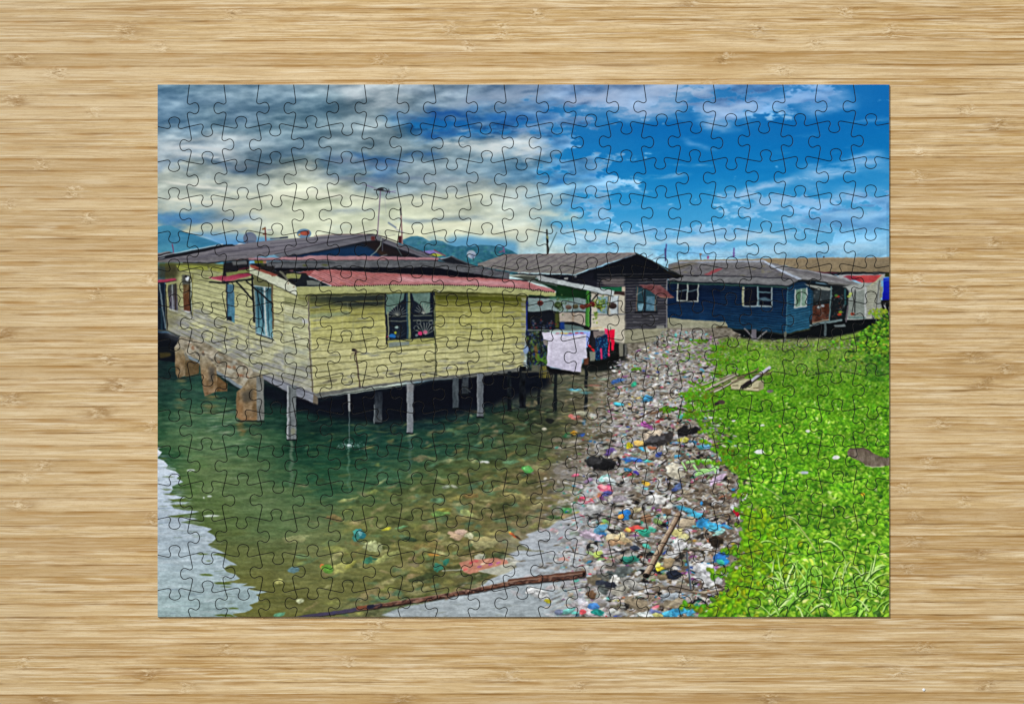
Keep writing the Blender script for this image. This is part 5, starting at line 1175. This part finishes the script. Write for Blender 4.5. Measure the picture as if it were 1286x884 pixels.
# ---------- green creeper
def green_l(y): return np.interp(y, [415, 425, 440, 455, 465, 476, 488, 500, 515, 530, 550, 570, 600, 640, 690, 720, 745, 775], [925, 915, 896, 904, 900, 905, 868, 862, 866, 880, 898, 905, 930, 934, 932, 918, 912, 880])
GR = np.random.RandomState(5)
def leaf(x, y, r, c, rot):
    """heart of a leaf: shadow under it, body lit on one half, pale vein"""
    dk = (40, 88, 14)
    blob(x + r * .25, y + r * .5, r, r * .72, dk, al=.30 if r < 2.4 else .42, rot=rot, soft=.9)
    blob(x, y, r, r * .7, c, rot=rot, soft=.7, col2=tuple(v * .80 for v in c), al=.92)
    if r > 2.0:
        co, si = math.cos(rot), math.sin(rot)
        blob(x - si * -r * .22, y - co * r * .22, r * .7, r * .3, (min(255, c[0] * 1.22 + 10), min(255, c[1] * 1.14 + 6), c[2] * 1.2 + 10), al=.55, rot=rot, soft=.6)
        if r > 3: line([(x - co * r * .8, y - si * r * .8), (x + co * r * .8, y + si * r * .8)], .4, (min(255, c[0] * 1.3), min(255, c[1] * 1.2), c[2] + 40), al=.5)
def paint_green():
    ys = list(np.arange(415, 776, 4.))
    r = GR
    left = [(green_l(y) + r.uniform(-4, 4) * (1 + (y - 415) / 300), y) for y in ys if y > 424]
    body = [(918, 424), (900, 426)] + left + [(1120, 776), (1120, 404), (1080, 416), (1050, 425), (1000, 431), (960, 431), (936, 427)]
    poly(body, [(0,(116,144,54)),(.3,(94,152,28)),(.6,(78,142,24)),(1,(66,128,22))], soft=1.6, var=26, nz=(7,4), seed=141)
    sl, m = cov([(918,428),(1000,434),(1117,415),(1117,440),(980,446),(880,446)], 3)
    put(sl, m * .8 * sm(.35, .6, full(9, 3, 4, .6, 142)[sl]), C(96, 136, 40))
    todo = []
    for _ in range(17500):
        y = 418 + 357 * r.rand() ** 1.05
        x = r.uniform(green_l(y) - 3, 1120)
        if y < np.interp(x, [900, 936, 960, 1000, 1050, 1117], [422, 428, 432, 432, 426, 410]) + r.uniform(-1, 1): continue
        todo.append((y, x))
    todo.sort()
    clump = full(34, 16, 4, .6, 143)
    for y, x in todo:
        k = np.interp(y, [415, 470, 540, 620, 700, 775], [.9, 1.4, 2.3, 3.3, 4.4, 5.6]) * r.uniform(.5, 1.2)
        if y > 540 and r.rand() < np.interp(y, [500, 620, 775], [0, .5, .80]): continue
        xi = min(Wp - 1, max(0, int((x - PX0) * S))); yi = min(Hp - 1, int((y - PY0) * S))
        b = clump[yi, xi]
        f = .84 + .36 * b + r.normal(0, .07)
        q = r.rand()
        if q < .50: c = (100, 164, 28)
        elif q < .76: c = (74, 142, 24)
        elif q < .94: c = (138, 188, 56)
        elif q < .975: c = (42, 92, 22)
        else: c = (168, 206, 110)
        if y > 600: w_ = (y - 600) / 175; c = (c[0] * (1 + .22 * w_) + 6 * w_, c[1] * (1 + .10 * w_), c[2] + 14 * w_)
        if y < 470 and x > 960: c = (c[0] * 1.05 + 6, c[1] * .92, c[2] + 26)
        if y < 440: c = (c[0] * .95 + 14, c[1] * .86, c[2] + 24)
        c = tuple(min(255, max(0, v * f)) for v in c)
        if r.rand() < .10: blob(x, y, k * 1.1, k * .6, (18, 50, 12), al=.6, rot=r.rand() * 3, soft=.8)
        leaf(x, y, k, c, r.uniform(-1.2, 1.2))
    # gaps of soil and litter near its edge
    for _ in range(240):
        y = r.uniform(420, 560); x = green_l(y) + abs(r.normal(0, 14))
        scrap(x, y, .8 + (y - 420) / 100 * .6, pick(.5, .35, .1))
    for _ in range(120):
        y = r.uniform(427, 439); x = r.uniform(925, 1090); scrap(x, y, .9, pick(.45, .4, .1))
    for _ in range(60):
        y = 415 + abs(r.normal(0, 20)); x = 880 + r.normal(0, 20); blob(x, y + 12, 2.4, 1.1, (96,140,40), al=.8)
    # runners creeping out over the litter, and litter lying in among the leaves
    for _ in range(52):
        y0 = r.uniform(430, 770); x0 = green_l(y0); q = .6 + (y0 - 415) / 300; a = r.uniform(2.4, 3.9); L_ = abs(r.normal(0, 13)) * q + 3
        for t in np.arange(0, L_, 1.5 * q):
            x = x0 + 4 + math.cos(a) * t + r.normal(0, 1.3 * q); y = y0 + math.sin(a) * t * .5 + r.normal(0, 1.1 * q)
            leaf(x, y, (1.1 + (y0 - 415) / 130) * r.uniform(.6, 1.2), (104 * r.uniform(.75, 1.25), 162 * r.uniform(.8, 1.15), 28), r.rand() * 3)
    for _ in range(60):
        y0 = r.uniform(450, 770); x0 = green_l(y0) + abs(r.normal(0, 9)); q = .6 + (y0 - 415) / 260
        for t in range(r.randint(2, 6)): scrap(x0 + r.normal(0, 3 * q), y0 + r.normal(0, 1.6 * q), q * r.uniform(.6, 1.2), pick(.4, .45, .1))
    # leaf islands in the litter
    for (cx, cy, sx, sy, n) in [(838,514,9,4,60),(884,500,18,9,160),(866,520,10,5,60),(800,463,5,1.5,18),(905,437,10,3,60),(880,428,10,2,40),(905,455,14,3,70),(914,573,6,8,60),(935,585,8,10,60)]:
        for _ in range(n):
            x = cx + r.normal(0, sx * .55); y = cy + r.normal(0, sy * .55); leaf(x, y, np.interp(y, [415, 600], [1, 2.2]), (100 * r.uniform(.7, 1.2), 156 * r.uniform(.7, 1.2), 26), r.rand() * 3)
    # bush at the right edge
    for _ in range(1100):
        x = 1117 - abs(r.normal(0, 22)); y = r.normal(424, 13)
        if y < np.interp(x, [1070, 1090, 1105, 1117], [424, 410, 402, 392]): continue
        q = r.rand(); c = (110,172,34) if q < .5 else (150,196,60) if q < .75 else (40,84,24)
        leaf(x, y, r.uniform(1.2, 2.4), tuple(v * r.uniform(.75, 1.1) for v in c), r.uniform(-.7, .7))
    for _ in range(50): leaf(1105 + r.normal(0, 5), 393 + r.normal(0, 2.4), 1.8, (150 * r.uniform(.8, 1.1), 190 * r.uniform(.8, 1), 50), r.rand())
    for _ in range(240): blob(r.uniform(1085, 1117), r.uniform(446, 478), 3, 1.4, (34,84,20), al=.16, rot=r.uniform(-1, 1), soft=1)
    # crate and planks in the grass
    poly([(918,477),(927,474),(959,478),(959,488),(952,491),(918,488)], (176,170,136), var=9, nz=(6,3), seed=144); line([(919,478),(958,480)], .8, (206,200,166)); line([(920,484),(926,484)], 1.2, (104,96,70)); line([(946,487),(953,487)], 1.4, (110,100,70))
    for (a, b, w_, c) in [((892,485),(922,471),1.6,(160,150,136)),((898,488),(926,472),1.4,(130,116,96)),((900,478),(918,472),1.2,(180,176,166)),((938,482),(964,462),3.4,(170,170,180)),((934,484),(943,478),4,(46,40,40)),((930,472),(950,464),1,(110,90,70)),((905,489),(930,474),1.2,(96,80,62)),((950,474),(966,470),1,(100,84,70))]:
        line([a, b], w_, c)
    blob(967, 491, 4, 2, (110,104,100)); blob(905, 505, 5, 3, (70,60,52)); blob(900, 507, 3, 2, (44,38,36))
    for (a, b, w_, c) in [((886,489),(926,470),1.8,(170,160,146)),((892,492),(934,473),1.6,(120,104,86)),((897,492),(918,480),1.4,(196,190,178)),((936,484),(966,461),4.2,(176,176,186)),((936,486),(965,464),1.2,(60,54,52)),((932,486),(942,479),4.4,(40,34,34)),((926,474),(952,463),1.4,(126,106,84)),((944,470),(968,468),1.3,(110,92,72)),((904,476),(924,468),1.2,(150,136,116)),((880,484),(900,476),1.2,(186,180,166))]:
        line([(a[0], a[1] + 1.2), (b[0], b[1] + 1.2)], w_, (44,52,24), al=.6); line([a, b], w_, c)
    poly([(952,491),(959,488),(959,478.5),(953,480)], (140,134,104)); line([(918,488.5),(952,491.5)], 1.2, (60,70,30), al=.8)
    # concrete slab among the leaves
    poly([(1067,562.5),(1083,562),(1092,565),(1100,571),(1112,574),(1117,573),(1117,584),(1108,585),(1095,586),(1088,584),(1078,578),(1064,572),(1063,567)], (110,98,84), var=26, nz=(4,8), seed=145)
    line([(1067,563),(1083,562.4),(1093,566)], 1.2, (70,60,52)); line([(1086,584),(1096,586.6),(1110,585)], 1.2, (190,186,170), al=.7)
    for x in range(1068, 1116, 3): line([(x, 565 + max(0, (x - 1085) * .3)), (x + 1, 576 + max(0, (x - 1085) * .2))], .7, (86,76,64), al=.4)
    # scraps of paper
    for (x, y, a, b, c) in [(953,567,7,3.6,(222,226,224)),(1049,574,5,3,(220,222,220)),(1014,541,3.4,2,(214,216,206)),(957,534,3,1.6,(206,212,204)),(892,524,4,1.6,(200,204,200)),(1010,593,6,2,(180,190,200)),(921,528,2.6,1.6,(210,210,206)),(932,711,6,3.4,(206,200,206)),(926,712,4,3,(190,186,180)),(979,535,2,2,(196,150,80)),(1083,620,3.4,2.6,(220,180,40)),(916,769,5,3,(210,160,20)),(968,723,4,2.6,(206,160,120))]:
        convex(x, y, [(a * r.uniform(.7, 1.1), b * r.uniform(.7, 1.1)) for _ in range(6)], c, al=.95)
    # big hearts lower left, and long grass
    for _ in range(330):
        y = r.uniform(640, 774); x = green_l(y) + abs(r.normal(0, 26)) + 2
        c = (126 * r.uniform(.85, 1.15), 186 * r.uniform(.85, 1.05), 24 * r.uniform(.6, 1.4)); leaf(x, y, r.uniform(2.6, 5.2), c, r.rand() * 3)
    for _ in range(26):
        y = r.uniform(690, 774); x = r.uniform(920, 965); blob(x, y, r.uniform(1, 3), r.uniform(1, 1.6), (60,54,30), al=.5, soft=.8)
    def blade(x0, y0, x1, y1, bend, w_, c):
        pts = []
        for t in np.linspace(0, 1, 9): pts.append((x0 + (x1 - x0) * t, y0 + (y1 - y0) * t - bend * 4 * t * (1 - t)))
        ws = [w_ * (1 - .85 * abs(t) ** 1.5) for t in np.linspace(0, 1, 9)]
        line([(a + .7, b + 1.2) for a, b in pts], ws, (24,56,14), al=.6)
        line(pts, ws, c); line([(a, b - ws[k] * .2) for k, (a, b) in enumerate(pts)], [v * .35 for v in ws], tuple(min(255, v * 1.2 + 12) for v in c), al=.7)
    GC = [(146,198,78),(168,212,104),(124,182,58),(184,220,130),(112,170,54)]
    for a in [(988,742,946,698,8,2.6),(985,738,1002,702,6,3),(1000,740,1034,728,14,3.4),(996,745,960,775,-4,4.4),(1000,744,968,770,-6,3.4),(1006,742,1040,760,10,3),(990,740,960,728,8,2.6),(1018,742,990,700,4,2.4),(1030,745,1010,696,6,2.4),(1042,760,1012,775,8,3),(1046,738,1056,775,2,3),(1010,770,1030,748,6,3.6),(984,760,975,775,2,2.6),
              (1086,732,1112,710,8,6),(1086,730,1100,745,-2,4),(1092,728,1106,742,4,3.4),(1042,742,1094,742,7,2.6),(1050,742,1066,770,6,2.6),(1060,745,1116,748,8,2.6),(1095,716,1100,694,2,2),(1020,700,1044,740,-6,2.2),(1034,680,1060,696,6,2.4),(1060,696,1064,704,0,2),(956,680,978,686,4,1.8),(980,720,975,690,0,1.8),(1000,660,1024,680,-3,1.6),(990,648,1000,652,0,1.4)]:
        blade(*a, GC[r.randint(5)])
    for _ in range(90):
        x = r.uniform(960, 1110); y = r.uniform(715, 775); a = r.uniform(-2.6, -.5); L_ = r.uniform(10, 34)
        blade(x, y, x + L_ * math.cos(a), y + L_ * math.sin(a) * .7, r.uniform(-2, 8), r.uniform(1, 2.4), GC[r.randint(5)])
    line([(984,646),(1000,656),(1010,668),(1020,684),(1025,692)], 1.5, (180,186,120), al=.8); line([(955,608),(970,618),(981,625)], 1.1, (170,176,130), al=.7)

def finish():
    global P
    P = np.clip(P, 0, 1)
    # the picture is small and softly printed
    P = P * .55 + blur(P, 1) * .45
    b = blur(P, 5)
    P = P + (P - b) * .34
    # small wobble so no edge is ruler straight, and a mottle of fine tone
    gy, gx = np.meshgrid(np.arange(Hp, dtype=np.float32), np.arange(Wp, dtype=np.float32), indexing='ij')
    far_ = sm(300, 330, GY)[:, None]
    P = samp(P, gy + (full(7, 6, 2, .5, 201) - .5) * 2.0 * far_, gx + (full(7, 6, 2, .5, 202) - .5) * 2.0 * far_).astype(np.float32)
    mot = (full(3.4, 2.0, 3, .7, 203) - .5) * .20 + (full(30, 14, 3, .6, 204) - .5) * .10
    P = P * (1 + (mot * (far_ * .9 + .1))[..., None])
    g = np.random.RandomState(3).normal(0, .008, (Hp, Wp, 1)).astype(np.float32)
    P = np.clip(P + g, 0, 1)

paint_sky(); paint_far(); paint_water(); paint_house1(); paint_house23(); paint_shore(); paint_green()
finish()
# ------------------------------------------------------------------ the jigsaw: cut pattern
X0, X1, Y0, Y1 = 197.7, 1117.0, 106.3, 774.6
NC, NR = 21, 15
THICK = 0.0019
def cross(i, j):            # crossing of vertical cut i (0..19) with horizontal cut j (0..13)
    v = (j + 1) / 15.0
    x = 237.9 + 1.2 * v + (43.83 + .17 * v) * i
    y = 157.3 + 44.78 * j + 1.8 - .0045 * (x - 238)
    r = random.Random(i * 97 + j * 13 + 5)
    return (x + r.uniform(-.7, .7), y + r.uniform(-.7, .7))
def node(i, j):             # i -1..20, j -1..14 with the border
    if i < 0: x = X0
    elif i > 19: x = X1
    else: x = cross(i, min(max(j, 0), 13))[0]
    if j < 0: y = Y0
    elif j > 13: y = Y1
    else: y = cross(min(max(i, 0), 19), j)[1]
    return (x, y)
VDIR = {5: "LRRLLLLRRRLRLRLRLRLR", 6: "LLLRLRLRLRLRRRLRLRLR", 7: "RLLLRLLLRRLLRLRLRRRL",
        8: "LLLRLRLRLRLRRRLRLRRR", 9: "LRLLLLLRRRLLLRRRRRLR", 10: "RLRLRLRLRLRLRLRLRLRL"}
HDIR = {4: "UDUUUDUDDDUDUDUDUUUDU", 5: "UDUDUDUDUDUDUDUDUDUDU", 6: "DUDUDUDUDUDUDUDUDUDUD",
        7: "UDUDUDUDUDUDUDUDUDUDU", 8: "DUDUDUDUDUDUDUDUDUDUD", 9: "DUDDDUDUDUDUDUDUDDDUU", 10: "UDUDUDUUUDUDUUDUDUDUD"}
def vdir(i, k):             # +1 tab to the right
    if k in VDIR: return 1 if VDIR[k][i] == 'R' else -1
    return 1 if (i + k) % 2 == 0 else -1
def hdir(j, c):             # +1 tab upwards
    if j in HDIR: return 1 if HDIR[j][c] == 'U' else -1
    return 1 if (j + c) % 2 == 0 else -1
TAB = [(0, 0), (.10, -.9), (.20, -1.8), (.305, -2.7), (.36, -2.2), (.390, 0.2), (.372, 3.2), (.345, 6.0), (.352, 8.8), (.405, 11.2), (.5, 12.2)]
TAB = TAB + [(1 - t, s) for t, s in TAB[-2::-1]]
def spline(pts, n=4):
    out = []
    P = [pts[0]] + pts + [pts[-1]]
    for a in range(1, len(P) - 2):
        p0, p1, p2, p3 = P[a - 1], P[a], P[a + 1], P[a + 2]
        for q in range(n):
            t = q / n
            out.append(tuple(.5 * (2 * p1[d] + (p2[d] - p0[d]) * t + (2 * p0[d] - 5 * p1[d] + 4 * p2[d] - p3[d]) * t * t
                                   + (3 * p1[d] - p0[d] - 3 * p2[d] + p3[d]) * t ** 3) for d in (0, 1)))
    out.append(pts[-1])
    return out
_edges = {}
def edge(kind, a, b):
    key = (kind, a, b)
    if key in _edges: return _edges[key]
    if kind == 'v':         # vertical cut a, row b
        p, q = node(a, b - 1), node(a, b)
        flat = a < 0 or a > 19
        sgn = 0 if flat else vdir(a, b)
    else:                   # horizontal cut a, column b
        p, q = node(b - 1, a), node(b, a)
        flat = a < 0 or a > 13
        sgn = 0 if flat else hdir(a, b)
    if flat:
        res = [p, q]
    else:
        dx, dy = q[0] - p[0], q[1] - p[1]; Ln = math.hypot(dx, dy)
        ux, uy = dx / Ln, dy / Ln
        nx, ny = (uy, -ux)              # for a downward cut points right; for a rightward cut points up (screen y down)
        r = random.Random(hash((kind == 'v', a + 50, b + 70)) & 0xffff)
        ctr = .5 + r.uniform(-.03, .03)
        if kind == 'v' and b == 0: ctr = .57
        if kind == 'h' and b == 0: ctr = .53
        k = 44.5 / Ln; am = r.uniform(.96, 1.06)
        pts = []
        for t, s in TAB:
            tt = ctr + (t - .5) * k
            if t <= .2: tt = tt * 0 + (ctr - .195 * k) * (t / .305) if t > 0 else 0
            if t >= .8: tt = 1 - (1 - (ctr + .195 * k)) * ((1 - t) / .305) if t < 1 else 1
            ss = s * sgn * am
            pts.append((p[0] + ux * Ln * tt + nx * ss, p[1] + uy * Ln * tt + ny * ss))
        res = spline(pts, 3)
    _edges[key] = res
    return res
def outline(c, r):
    top = edge('h', r - 1, c); right = edge('v', c, r); bot = edge('h', r, c); left = edge('v', c - 1, r)
    loop = list(top[:-1]) + list(right[:-1]) + list(bot[::-1][:-1]) + list(left[::-1][:-1])
    cs = [top[0], right[0], bot[-1], left[-1]]
    loop = [p for p in loop if any(p == q for q in cs) or all(math.hypot(p[0] - q[0], p[1] - q[1]) > 2.4 for q in cs)]
    out = []
    for p in loop:
        if not out or math.hypot(p[0] - out[-1][0], p[1] - out[-1][1]) > .25: out.append(p)
    if math.hypot(out[0][0] - out[-1][0], out[0][1] - out[-1][1]) < .25: out.pop()
    return out
def inset(loop, d):
    n = len(loop); res = []
    for k in range(n):
        ax, ay = loop[k - 1]; bx_, by_ = loop[k]; cx, cy = loop[(k + 1) % n]
        ux, uy = bx_ - ax, by_ - ay; l = math.hypot(ux, uy) or 1; ux /= l; uy /= l
        vx, vy = cx - bx_, cy - by_; l = math.hypot(vx, vy) or 1; vx /= l; vy /= l
        n1 = (-uy, ux); n2 = (-vy, vx)
        mx, my = n1[0] + n2[0], n1[1] + n2[1]; l = math.hypot(mx, my) or 1; mx /= l; my /= l
        co = max(.5, mx * n1[0] + my * n1[1])
        res.append((bx_ + mx * d / co, by_ + my * d / co))
    return res
def area(loop):
    return abs(sum(loop[k - 1][0] * loop[k][1] - loop[k][0] * loop[k - 1][1] for k in range(len(loop)))) / 2

def piece_geometry(c, r, V, F, MI):
    lp = outline(c, r)
    rr = random.Random(c * 31 + r * 7)
    zt = THICK + rr.uniform(-.00004, .00005)
    tx, ty = rr.uniform(-.0005, .0005), rr.uniform(-.0005, .0005)
    cx = sum(p[0] for p in lp) / len(lp); cy = sum(p[1] for p in lp) / len(lp)
    rings = [(0.86, 0.0), (0.52, -.00008), (0.34, -.00045), (0.04, None)]
    n = len(lp); base = len(V)
    for d, dz in rings:
        for (x, y) in inset(lp, d):
            z = 0.0002 if dz is None else zt + dz + (x - cx) * MM * tx * 8 + (y - cy) * MM * ty * 8
            V.append((X(x), Y(y), z))
    top = inset(lp, rings[0][0])
    res = mathutils.geometry.delaunay_2d_cdt([mathutils.Vector(p) for p in top], [], [list(range(n))], 1, 1e-7)
    for f in res[2]:
        if any(not res[3][k] for k in f): continue
        f = [res[3][k][0] for k in f]
        a_ = sum(top[f[k - 1]][0] * top[f[k]][1] - top[f[k]][0] * top[f[k - 1]][1] for k in range(3))
        if a_ > 0: f = f[::-1]
        F.append(tuple(base + k for k in f)); MI.append(0)
    for q in range(3):
        for k in range(n):
            a = base + q * n + k; b = base + q * n + (k + 1) % n
            (ax, ay), (bx2, by2) = lp[k], lp[(k + 1) % n]
            rim = (abs(ax - X0) < .01 and abs(bx2 - X0) < .01) or (abs(ax - X1) < .01 and abs(bx2 - X1) < .01) or \
                  (abs(ay - Y0) < .01 and abs(by2 - Y0) < .01) or (abs(ay - Y1) < .01 and abs(by2 - Y1) < .01)
            F.append((a, b, b + n, a + n)); MI.append((2 if rim else 1) if q >= 1 else 0)

def make_mesh(name, V, F, MI, mats):
    me = bpy.data.meshes.new(name)
    me.from_pydata(V, [], F)
    me.polygons.foreach_set("material_index", MI)
    uv = me.uv_layers.new(name="print")
    co = np.empty(len(me.vertices) * 3, np.float32); me.vertices.foreach_get("co", co); co = co.reshape(-1, 3)
    li = np.empty(len(me.loops), np.int32); me.loops.foreach_get("vertex_index", li)
    px = co[li, 0] / MM + FW / 2; py = FH / 2 - co[li, 1] / MM
    u = (px - X0) / (X1 - X0); v = 1 - (py - Y0) / (Y1 - Y0)
    uv.data.foreach_set("uv", np.stack([u, v], 1).ravel().astype(np.float32))
    for m in mats: me.materials.append(m)
    me.validate(); me.update()
    return me

def build_puzzle(img):
    m = bpy.data.materials.new("printed_card"); m.use_nodes = True
    nt = m.node_tree; bs = nt.nodes["Principled BSDF"]
    ti = nd(nt, 'ShaderNodeTexImage'); ti.image = img; ti.interpolation = 'Cubic'; ti.extension = 'EXTEND'
    uvn = nd(nt, 'ShaderNodeUVMap', uv_map="print"); nt.links.new(uvn.outputs[0], ti.inputs[0])
    nt.links.new(ti.outputs[0], bs.inputs['Base Color'])
    bs.inputs['Roughness'].default_value = .42
    bs.inputs['Specular IOR Level'].default_value = .07
    # a faint linen embossing of the card
    tc = nd(nt, 'ShaderNodeTexCoord'); nz = nd(nt, 'ShaderNodeTexNoise'); nz.inputs['Scale'].default_value = 1800; nz.inputs['Detail'].default_value = 2
    nt.links.new(tc.outputs['Object'], nz.inputs['Vector'])
    bp = nd(nt, 'ShaderNodeBump'); bp.inputs['Strength'].default_value = .12; bp.inputs['Distance'].default_value = .00005
    nt.links.new(nz.outputs[0], bp.inputs['Height']); nt.links.new(bp.outputs[0], bs.inputs['Normal'])
    g = bpy.data.materials.new("shaded_cut_card"); g.use_nodes = True  # seam shade painted into the colour of the cut walls; bare card is pale
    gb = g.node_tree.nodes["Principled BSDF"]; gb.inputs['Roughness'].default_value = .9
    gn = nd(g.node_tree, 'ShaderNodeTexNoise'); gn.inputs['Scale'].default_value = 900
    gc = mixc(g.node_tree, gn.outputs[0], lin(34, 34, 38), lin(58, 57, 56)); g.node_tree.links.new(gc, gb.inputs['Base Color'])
    rimm = bpy.data.materials.new("rim_card"); rimm.use_nodes = True
    rb = rimm.node_tree.nodes["Principled BSDF"]; rb.inputs['Roughness'].default_value = .85
    rn = nd(rimm.node_tree, 'ShaderNodeTexNoise'); rn.inputs['Scale'].default_value = 700
    rc = mixc(rimm.node_tree, rn.outputs[0], lin(150, 156, 160), lin(196, 200, 200)); rimm.node_tree.links.new(rc, rb.inputs['Base Color'])
    root = bpy.data.objects.new("jigsaw_puzzle", None)
    root.empty_display_size = .05
    COL.objects.link(root)
    root.location = (X((X0 + X1) / 2), Y((Y0 + Y1) / 2), 0)
    root["label"] = "assembled rectangular cardboard jigsaw puzzle printed with stilt houses over littered water, lying on bamboo"
    root["category"] = "jigsaw puzzle"
    cells = [(area(outline(c, r)), c, r) for r in range(NR) for c in range(NC)]
    cells.sort(reverse=True)
    off = root.location
    def link(name, V, F, MI):
        V = [(a - off.x, b - off.y, z - off.z) for a, b, z in V]
        me = make_mesh_local(name, V, F, MI, [m, g, rimm], off)
        o = bpy.data.objects.new(name, me); COL.objects.link(o); o.parent = root
        return o
    for _, c, r in cells[:100]:
        V, F, MI = [], [], []
        piece_geometry(c, r, V, F, MI)
        link("puzzle_piece", V, F, MI)
    V, F, MI = [], [], []
    for _, c, r in cells[100:]: piece_geometry(c, r, V, F, MI)
    o = link("puzzle_pieces", V, F, MI)
    o["kind"] = "stuff"
    return root
def make_mesh_local(name, V, F, MI, mats, off):
    me = make_mesh(name, [(a + off.x, b + off.y, z) for a, b, z in V], F, MI, mats)
    co = np.empty(len(me.vertices) * 3, np.float32); me.vertices.foreach_get("co", co); co = co.reshape(-1, 3)
    co[:, 0] -= off.x; co[:, 1] -= off.y
    me.vertices.foreach_set("co", co.ravel()); me.update()
    return me

# ------------------------------------------------------------------ build
build_tabletop()
H_, W_ = P.shape[:2]
img = bpy.data.images.new("printed_picture", W_, H_, alpha=False, float_buffer=False)
rgba = np.ones((H_, W_, 4), np.float32); rgba[..., :3] = np.clip(P[::-1], 0, 1)
img.pixels.foreach_set(rgba.ravel()); img.update(); img.pack()
build_puzzle(img)

def build_fleck():
    """a tiny white chip lying on the board, lower right"""
    me = bpy.data.meshes.new("white_fleck"); bm = bmesh.new()
    bmesh.ops.create_icosphere(bm, subdivisions=2, radius=.00095)
    for v in bm.verts: v.co.z = v.co.z * .45 + .00040; v.co.x *= 1 + .12 * math.sin(v.co.y * 3000)
    bm.to_mesh(me); bm.free()
    o = bpy.data.objects.new("white_fleck", me); COL.objects.link(o)
    o.location = (X(1160.5), Y(866), 0)
    m = bpy.data.materials.new("white_chip"); m.use_nodes = True
    b = m.node_tree.nodes["Principled BSDF"]; b.inputs['Roughness'].default_value = .5
    n = nd(m.node_tree, 'ShaderNodeTexNoise'); n.inputs['Scale'].default_value = 900
    m.node_tree.links.new(mixc(m.node_tree, n.outputs[0], lin(226, 230, 236), lin(248, 250, 252)), b.inputs['Base Color'])
    me.materials.append(m)
    o["label"] = "tiny white fleck lying on the bare bamboo below the puzzle's lower right corner"
    o["category"] = "fleck"
build_fleck()
